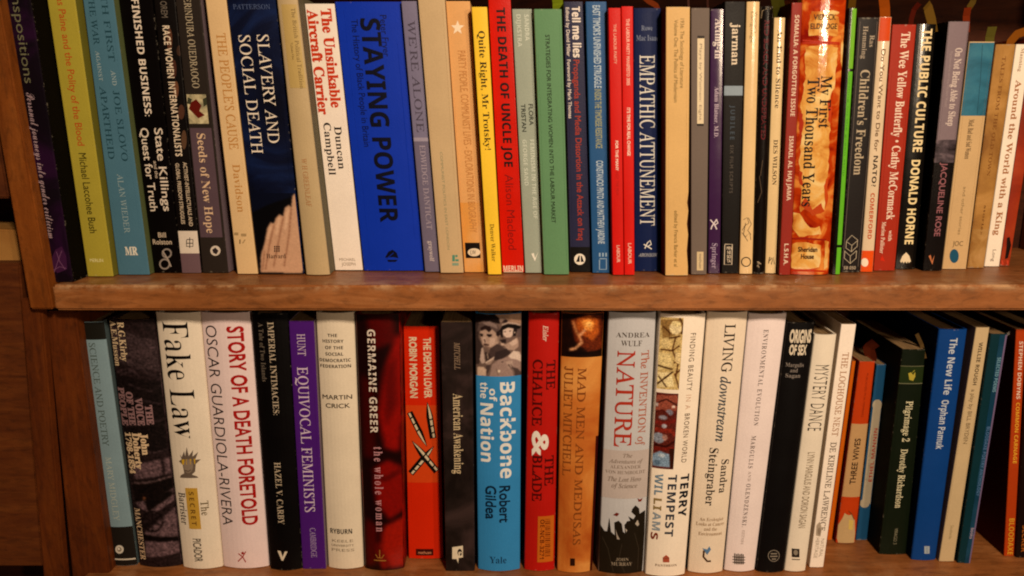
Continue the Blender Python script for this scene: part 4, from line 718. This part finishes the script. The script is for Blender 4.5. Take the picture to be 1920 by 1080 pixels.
add(2, (590, 1239, 1326), (1081, 1211, 1286), 'ivory hardback with a strip of cracked stone mosaic beside its lettering', 'f0e2ce',
    [('r', 'mosaic_picture', 596, 731, .02, .5, 'c4aa70', [('8a6a3c', [(1240, 601), (1280, 598), (1281, 624), (1244, 636)]), ('e0cc9c', E(1267, 616, 11.3, 11.8)), ('d0b880', E(1249, 645, 8.9, 9.5)), ('dcc890', E(1268, 607, 8.9, 5.3)), ('4a2c14', Lr(3, (1244, 613), (1256, 624), (1255, 635), (1276, 630))), ('4a2c14', Lr(3, (1274, 596), (1282, 610), (1278, 627))), ('5a3a1c', Lr(3, (1240, 657), (1262, 658), (1274, 648))), ('4a2810', Lr(2.5, (1267, 633), (1261, 657), (1271, 684), (1267, 707), (1273, 728))), ('dcc68c', [(1237, 663), (1258, 664), (1261, 687), (1233, 698)]), ('e4d09c', [(1233, 701), (1259, 698), (1264, 725), (1236, 728)]), ('3c2410', Lr(3, (1233, 687), (1261, 693))), ('3c2410', Lr(3, (1234, 722), (1262, 697))), ('3c2410', Lr(2.5, (1236, 707), (1250, 727))), ('4a2c14', Lr(3, (1264, 681), (1277, 669))), ('5a3418', Lr(3, (1264, 704), (1276, 693))), ('d8c08c', [(1267, 660), (1278, 664), (1274, 684), (1266, 678)])], dict(nx=40, blur=.7, noise=.1)),
     ('r', 'mosaic_picture', 738, 880, .02, .5, '5a241c', [('8c4838', [(1233, 743), (1271, 741), (1270, 770), (1231, 772)]), ('3c1814', Lr(3, (1233, 758), (1250, 749), (1271, 761))), ('b8a8a4', E(1233, 761, 2.7, 3.6)), ('c8b0a4', E(1263, 763, 3.3, 3.0)), ('7c7886', E(1255, 774, 7.1, 5.9)), ('501c16', Lr(4, (1231, 775), (1244, 770), (1259, 784))), ('84828e', E(1244, 784, 7.7, 4.1)), ('6c201a', Lr(7, (1230, 793), (1244, 796), (1270, 787))), ('9a9aa4', E(1246, 800, 4.7, 4.1)), ('7a281c', Lr(8, (1230, 808), (1259, 808), (1268, 817))), ('808694', E(1236, 823, 10.7, 10.1)), ('a07468', E(1247, 821, 4.7, 5.9)), ('34100c', Lr(4, (1228, 836), (1250, 838), (1267, 826))), ('6c2018', Lr(6, (1227, 844), (1264, 841))), ('7890a8', [(1224, 855), (1238, 847), (1255, 852), (1256, 876), (1225, 876)]), ('a8b4c0', E(1241, 855, 6.5, 3.6)), ('587088', E(1233, 869, 5.9, 4.7)), ('34180e', [(1255, 841), (1270, 841), (1267, 879), (1256, 879)])], dict(nx=40, blur=.8, noise=.12)),
     ('S', 'FINDING BEAUTY', 'S', 625, 733, .68, .8, '6a5a48', 0, 1.2), ('S', 'IN A', 'S', 741, 768, .68, .8, 'c8a890', 0, 1.2), ('S', 'BROKEN WORLD', 'S', 776, 868, .68, .8, '6a5a48', 0, 1.2),
     ('A', 'TERRY', 'SB', 890, 970, .7, .9, '1c1e28', .02, 1.1), ('A', 'TEMPEST', 'SB', 890, 1006, .4, .6, '3a3e48', .01, 1.1), ('A', 'WIL', 'SB', 890, 930, .1, .28, '6d8496', .01, 1.1), ('A', 'LI', 'SB', 936, 958, .1, .28, '8a7448', .01, 1.1), ('A', 'AM', 'SB', 962, 996, .1, .28, '8a96a0', .01, 1.1), ('A', 'S', 'SB', 1000, 1013, .08, .24, '7c3018', .01),
     ('p', 'publisher_mark', [('a85038', [(1243, 1045), (1249, 1040), (1255, 1045), (1255, 1054), (1243, 1054)]), ('5a4034', Lr(1, (1244, 1047), (1254, 1046)))]), ('MH', 'PANTHEON', 'b', .22, .76, 1058, 1062, '8a7460')], kind='round', hard=True, wear=.2)
add(2, (586, 1328, 1405), (1075, 1291, 1357), 'beige hardback whose black title mixes capitals and slanted lower case', 'e4d3bc',
    [('T', 'LIVING', 'R', 608, 698, .44, .7, '2c241e', .008), ('T', 'downstream', 'I', 706, 828, .44, .7, '34404a', .012), ('A', 'Sandra', 'b', 862, 925, .66, .86, '2c241e', .006), ('A', 'Steingraber', 'b', 840, 948, .32, .54, '2c241e', .006),
     ('SH', 'An Ecologist', 'b', .2, .86, 971, 977, '9a7c5a'), ('SH', 'Looks at Cancer', 'b', .12, .9, 980, 986, '9a7c5a'), ('SH', 'and the', 'b', .34, .7, 989, 995, '9a7c5a'), ('SH', 'Environment', 'b', .2, .86, 998, 1004, '9a7c5a'),
     ('p', 'publisher_mark', [('5a7ca0', [(1317, 1028), (1326, 1030), (1330, 1024), (1333, 1030), (1326, 1040)]), ('4a3018', Lr(3.5, (1320, 1032), (1319, 1044), (1326, 1052), (1333, 1052)))])], kind='round', hard=True, wear=.25, cov='2c3034')
add(2, (589, 1405, 1478), (1072, 1359, 1417), 'pinkish white hardback with thin spaced capitals and a small pillar mark', 'e8d8d4',
    [('T', 'ENVIRONMENTAL EVOLUTION', 'b', 618, 798, .42, .54, '5a4c46', 0, 1.25), ('A', 'MARGULIS', 'b', 817, 878, .4, .52, '5a4c46', 0, 1.25), ('A', 'AND', 'b', 884, 902, .42, .5, '9a8a80', 0, 1.2), ('A', 'OLENDZENSKI,', 'b', 907, 988, .4, .52, '5a4c46', 0, 1.25), ('A', 'EDITORS', 'b', 994, 1020, .42, .5, '9a8a80', 0, 1.25),
     ('p', 'publisher_mark', [('5a5048', rect(1377 + 3.1 * i, 1038 + (i % 2), 1379 + 3.1 * i, 1058)) for i in range(6)] + [('3c342c', rect(1374, 1044 + 5 * i, 1397, 1045.6 + 5 * i)) for i in range(3)])], kind='round', hard=True, wear=.2)
add(2, (605, 1479, 1531), (1074, 1420, 1471), 'black hardback with tall white block title at its head', '0f0c0c',
    [('TH', 'ORIGINS', 'SH', .12, .9, 619, 642, 'd6c8b0', .02), ('TH', 'OF SEX', 'SH', .16, .78, 647, 665, 'd6c8b0', .02), ('AH', 'Margulis', 'b', .1, .74, 681, 688, '8a8078'), ('AH', 'and', 'b', .28, .54, 691, 698, '8a8078'), ('AH', 'Sagan', 'b', .14, .66, 701, 708, '8a8078'), ('p', 'publisher_mark', [('8c8274', ring_pts(1451, 1042, 10.5, 1.1)), ('8c8274', rect(1445, 1037, 1457, 1039)), ('8c8274', rect(1444, 1042, 1458, 1044)), ('8c8274', rect(1447, 1047, 1455, 1049))])], kind='round', hard=True, rough=.5)
add(2, (628, 1529, 1571), (1072, 1472, 1512), 'ivory book with stretched pinstripe title letters', 'e4d8c4',
    [('T', 'MYSTERY DANCE', 'SL', 685, 808, .2, .82, '3c342c', -.004, 1.15), ('A', 'LYNN MARGULIS AND DORION SAGAN', 'SH', 848, 990, .36, .68, '9a8c78'), ('p', 'publisher_mark', [('2c2620', rect(1485, 1029, 1499, 1045)), ('8a8070', E(1492, 1036, 4, 5)), ('6a6050', rect(1485, 1048, 1500, 1050))])], kind='round', hard=True, wear=.2)
add(2, (608, 1578, 1606), (1064, 1518, 1544), 'slim white book with a long faded serif title, beside the pinstripe lettered one', 'f0e2d2',
    [('T', 'THE LOGHOUSE NEST', 'R', 661, 818, .34, .76, 'a87c5c', .01), ('A', 'DE KIRILINE LAWRENCE', 'R', 829, 996, .34, .74, '6a5c4e', .01), ('p', 'smudge', [('a89884', [(1531, 985), (1537, 978), (1541, 990), (1538, 1006), (1530, 1004)]), ('8c7c6a', E(1536, 996, 3, 7))]), ('N', 'NATURAL', 'SL', 1010, 1044, .56, .8, '9a8c7a'), ('N', 'HERITAGE', 'SL', 1008, 1046, .2, .44, '9a8c7a')], wear=.3)
add(2, (677, 1598, 1605), (1013, 1551, 1560), 'very thin orange spine squeezed behind the slim white book', 'c05c10', [], wear=.5)
add(2, (678, 1613, 1642), (1019, 1568, 1604), 'torn orange and cream striped old paperback', 'b43c12',
    [('b', 'cream_band', 795, 932, .01, .99, 'b89264'), ('N', 'PUBLISHED FOR MEMBERS', 'SL', 700, 782, .5, .62, '7c2408'), ('T', 'THREE WIVES', 'S', 908, 822, .62, .3, '2c1810', .02)
     , ('p', 'torn_patch', [('b89c70', [(1570, 1010), (1572, 985), (1580, 972), (1584, 962), (1590, 966), (1598, 965), (1603, 975), (1604, 1000), (1602, 1018), (1572, 1018)]), ('c8ae5c', [(1592, 974), (1600, 976), (1599, 994), (1591, 992)]), ('5a3c20', Lr(1.5, (1591, 958), (1597, 964), (1602, 975)))])],
    wear=1.0, cov='6e1a0a', depth=.11, S=.0015)
add(2, (683, 1644, 1667), (1013, 1605, 1628), 'old blue paperback with a pale lozenge and red lettering', '1f4c70',
    [('b', 'pale_lozenge', 760, 945, .14, .92, 'a89c84'), ('p', 'pale_lozenge', [('a89c84', E(1645, 760, 9, 11)), ('a89c84', E(1621, 944, 9, 8))]), ('A', 'ETHEL MANNIN', 'SB', 903, 803, .82, .5, '9c2a1c'), ('T', 'Privileged Spectator', 'SL', 900, 815, .42, .24, '8c8474')], wear=1.0, depth=.11)
add(2, (655, 1688, 1737), (1040, 1647, 1703), 'dark green book with a yellow apple shaped emblem in a box', '161d12',
    [('b', 'emblem_band', 687, 719, .0, 1, '232f16'), ('b', 'rule', 686, 687.5, .0, 1, '5c5c44'), ('b', 'rule', 718.5, 720, .0, 1, '6c6c52'),
     ('p', 'emblem', [('a89a3c', [(1703, 700), (1708, 698), (1712, 703), (1716, 697), (1716, 706), (1712, 714), (1705, 712)]), ('8c8830', Lr(1.5, (1710, 699), (1715, 694)))]),
     ('T', 'Pilgrimage 2', 'b', 752, 828, .38, .66, 'd0c8a4', .006), ('A', 'Dorothy Richardson', 'b', 842, 952, .38, .64, 'd0c8a4', .006), ('N', 'VIRAGO 3', 'SL', 990, 1020, .46, .58, '8c8870')], rough=.4, cov='141a10', depth=.12, wear=.5, S=.0012)
add(2, (618, 1763, 1816), (1051, 1707, 1756), 'bright blue hardback with a white sans serif title, between the green and cream ones', '123e7e',
    [('T', 'The New Life', 'SB', 634, 740, .4, .66, 'b8c2cc'), ('A', 'Orphan Pamuk', 'SB', 750, 842, .38, .64, 'b8c2cc'), ('p', 'publisher_mark', [('98a4ac', rect(1733, 1024, 1743, 1038)), ('5a708c', Lr(1, (1738, 1026), (1738, 1037)))])], hard=True, kind='round', S=.002, cov='0a1838', wear=.3)
add(2, (614, 1831, 1856), (1053, 1761, 1789), 'slim cream paperback leaning beside the bright blue hardback', 'c0a982',
    [('T', 'WILLIE ROUGH', 'SB', 642, 722, .38, .66, '4a3c2a'), ('S', 'a play by BILL BRYDEN', 'SL', 730, 832, .36, .64, '7c6a4e', .015), ('M', 'Southside', 'S', 985, 1010, .4, .6, '9a8862')], cov='6c5c62', wear=.5)
add(2, (626, 1859, 1890), (1056, 1796, 1820), 'teal booklet with blue lettering and a lilac edge, curled at its head', '0e3038',
    [('b', 'lilac_edge', 628, 1056, .86, 1, '6c5c7c'), ('b', 'blue_band', 628, 1056, .52, .86, mat('123c58', .4, 'cloud', '16384e', '20465e', 0)), ('T', 'SELECTED POEMS', 'SB', 670, 735, .6, .82, '6c96a8'), ('S', 'BLOODAXE POETRY ANTHOLOGY', 'SB', 800, 930, .6, .82, '4c6c94'), ('M', 'books', 'SB', 990, 1010, .6, .84, '9c8c9c')], wear=.4)
add(2, (618, 1906, 1926), (1043, 1883, 1903), 'orange red paperback with white and yellow capitals and a broad dark cover showing', 'a83c14',
    [('A', 'STEPHEN DOBYNS', 'SB', 640, 748, .36, .74, 'dcc4b0'), ('T', 'COMMON CARNAGE', 'SB', 755, 869, .36, .74, 'd8a030'), ('M', 'BLOODAXE', 'SB', 972, 1040, .3, .84, 'c89028')], cov='4a0f0a', depth=.15, wear=.4)
add(2, (612, 1928, 1960), (1046, 1904, 1934), 'black book at the end of the row with small orange lettering at its foot', '1c0f0c',
    [('M', 'SECKER', 'SB', 985, 1035, .3, .6, 'a05a20')], wear=.4)

finish_layout()

# ------------------------------------------------------------------ the bookcase
XL = on_y(96, 534, 0)[0]                      # inner face of the side panel where the shelf meets it
XR = .60
org = Vector((XL, .12, Z2 - .04))
case = empty('bookcase', org, 'brown wooden bookcase with a thick front board under two rows of books', 'bookcase')
board('shelf', WOODF, XL, XR, 0, .20, Z1B, Z1, case, org, .0022, 60, .0006)
board('shelf', WOODF, XL - .02, XR, -.004, .20, Z2 - .026, Z2, case, org, .0022, 60, .0004)
board('shelf', WOODD, XL - .03, XR, 0, .20, ZT, ZT + .026, case, org, .0022)  # unseen upper board, put in to block light from above the books
board('back_panel', WOODB, XL - .05, XR + .05, .2005, .208, Z2 - .15, ZT + .03, case, org, .001)
board('side_panel', WOODV, XR + .0004, XR + .026, 0, .20, Z2 - .15, ZT + .03, case, org, .002)
def prism(name, m, px, Y, depth, parent, origin, r=.0015):
    """an upright whose front face has these four corners (photo pixels on the plane Y)"""
    f = [on_y(u, v, Y) for u, v in px]
    bm = bmesh.new()
    a = [bm.verts.new((x, Y, z)) for x, z in f]; c = [bm.verts.new((x, Y + depth, z)) for x, z in f]
    bm.faces.new(a); bm.faces.new(c[::-1])
    for i in range(4): bm.faces.new((a[i], c[i], c[(i+1) % 4], a[(i+1) % 4]))
    bmesh.ops.recalc_face_normals(bm, faces=bm.faces)
    bmesh.ops.bevel(bm, geom=bm.edges[:], offset=r, segments=2, affect='EDGES')
    bmesh.ops.translate(bm, verts=bm.verts, vec=-Vector(origin))
    me = bpy.data.meshes.new(name); bm.to_mesh(me); bm.free(); me.materials.append(m)
    o = bpy.data.objects.new(name, me); COL.objects.link(o); o.parent = parent; return o
prism('side_panel', WOODU, [(-22, -110), (-66, -110), (56, 580), (99, 580)], -.001, .195, case, org)
prism('side_panel', WOODV, [(140, 584), (86, 584), (141, 1140), (214, 1140)], .024, .17, case, org)
prism('stile', WOODV, [(76, 560), (38, 560), (86, 1140), (126, 1140)], .010, .010, case, org)

oc = Vector((on_y(-40, 500, .02)[0], .03, Z2 - .1))
cab = empty('cabinet', oc, 'dark brown wooden cabinet standing against the bookcase side', 'cabinet')
prism('door_panel', WOODD, [(16, 372), (-900, 372), (-960, -120), (-66, -120)], .012, .02, cab, oc)
prism('door_panel', WOODD, [(36, 494), (-900, 494), (-880, 1062), (80, 1062)], .014, .02, cab, oc)
prism('carcass', WOODB, [(150, 1640), (-900, 1640), (-1000, -160), (0, -160)], .10, .05, cab, oc)
bx = prism('pale_box', mat('946634', .6, 'cloud', 'a0743e', 'ac824a', .6), [(33, 432), (-90, 426), (-80, 491), (42, 493)], .03, .05, None, (0, 0, 0))
bx['label'] = 'pale tan box in the dark gap between the cabinet doors'; bx['category'] = 'box'

for b in BOOKS: build(b)

# ------------------------------------------------------------------ paper slips and bookmarks sticking out of the books
def slip(label, pts, w, Y, c, cat='bookmark', curl=.006):
    """a thin paper strip whose centre line runs through these photo points, bending backwards at its tip"""
    n = len(pts); fr, bk = [], []
    ctr = []
    for i, (u, v) in enumerate(pts):
        f = i / (n - 1); y = Y + curl * math.sin(f * 2.6)
        x, z = on_y(u, v, y); ctr.append(Vector((x, y, z)))
    base = ctr[0].copy()
    V, F = [], []
    K = 6
    sm = []
    for i in range(n - 1):
        for k in range(K): sm.append(ctr[i].lerp(ctr[i + 1], k / K))
    sm.append(ctr[-1])
    for i, p in enumerate(sm):
        d = (sm[min(i + 1, len(sm) - 1)] - sm[max(i - 1, 0)]); d.y = 0; d.normalize()
        nrm = Vector((d.z, 0, -d.x))
        for s in (-1, 1):
            for t in (0, .00025): V.append(p + nrm * s * w / 2 + Vector((0, t, 0)))
    for i in range(len(sm) - 1):
        a, b2 = i * 4, i * 4 + 4
        for q in ((0, 2, 2, 0), (1, 3, 3, 1), (0, 1, 1, 0), (2, 3, 3, 2)):
            F.append((a + q[0], a + q[1], b2 + q[2], b2 + q[3]))
    F.append((0, 1, 3, 2)); e = (len(sm) - 1) * 4; F.append((e, e + 2, e + 3, e + 1))
    o = mesh_obj('bookmark', V, F, mat(tuple(x * .5 for x in lin(c)), .8, wear=.3, spec=.05), None, base); o.location = base  # paper colour darkened to carry the shade behind the spines
    o['label'] = label; o['category'] = cat; o['group'] = 'paper slips sticking out of books'
Z = lambda r: None
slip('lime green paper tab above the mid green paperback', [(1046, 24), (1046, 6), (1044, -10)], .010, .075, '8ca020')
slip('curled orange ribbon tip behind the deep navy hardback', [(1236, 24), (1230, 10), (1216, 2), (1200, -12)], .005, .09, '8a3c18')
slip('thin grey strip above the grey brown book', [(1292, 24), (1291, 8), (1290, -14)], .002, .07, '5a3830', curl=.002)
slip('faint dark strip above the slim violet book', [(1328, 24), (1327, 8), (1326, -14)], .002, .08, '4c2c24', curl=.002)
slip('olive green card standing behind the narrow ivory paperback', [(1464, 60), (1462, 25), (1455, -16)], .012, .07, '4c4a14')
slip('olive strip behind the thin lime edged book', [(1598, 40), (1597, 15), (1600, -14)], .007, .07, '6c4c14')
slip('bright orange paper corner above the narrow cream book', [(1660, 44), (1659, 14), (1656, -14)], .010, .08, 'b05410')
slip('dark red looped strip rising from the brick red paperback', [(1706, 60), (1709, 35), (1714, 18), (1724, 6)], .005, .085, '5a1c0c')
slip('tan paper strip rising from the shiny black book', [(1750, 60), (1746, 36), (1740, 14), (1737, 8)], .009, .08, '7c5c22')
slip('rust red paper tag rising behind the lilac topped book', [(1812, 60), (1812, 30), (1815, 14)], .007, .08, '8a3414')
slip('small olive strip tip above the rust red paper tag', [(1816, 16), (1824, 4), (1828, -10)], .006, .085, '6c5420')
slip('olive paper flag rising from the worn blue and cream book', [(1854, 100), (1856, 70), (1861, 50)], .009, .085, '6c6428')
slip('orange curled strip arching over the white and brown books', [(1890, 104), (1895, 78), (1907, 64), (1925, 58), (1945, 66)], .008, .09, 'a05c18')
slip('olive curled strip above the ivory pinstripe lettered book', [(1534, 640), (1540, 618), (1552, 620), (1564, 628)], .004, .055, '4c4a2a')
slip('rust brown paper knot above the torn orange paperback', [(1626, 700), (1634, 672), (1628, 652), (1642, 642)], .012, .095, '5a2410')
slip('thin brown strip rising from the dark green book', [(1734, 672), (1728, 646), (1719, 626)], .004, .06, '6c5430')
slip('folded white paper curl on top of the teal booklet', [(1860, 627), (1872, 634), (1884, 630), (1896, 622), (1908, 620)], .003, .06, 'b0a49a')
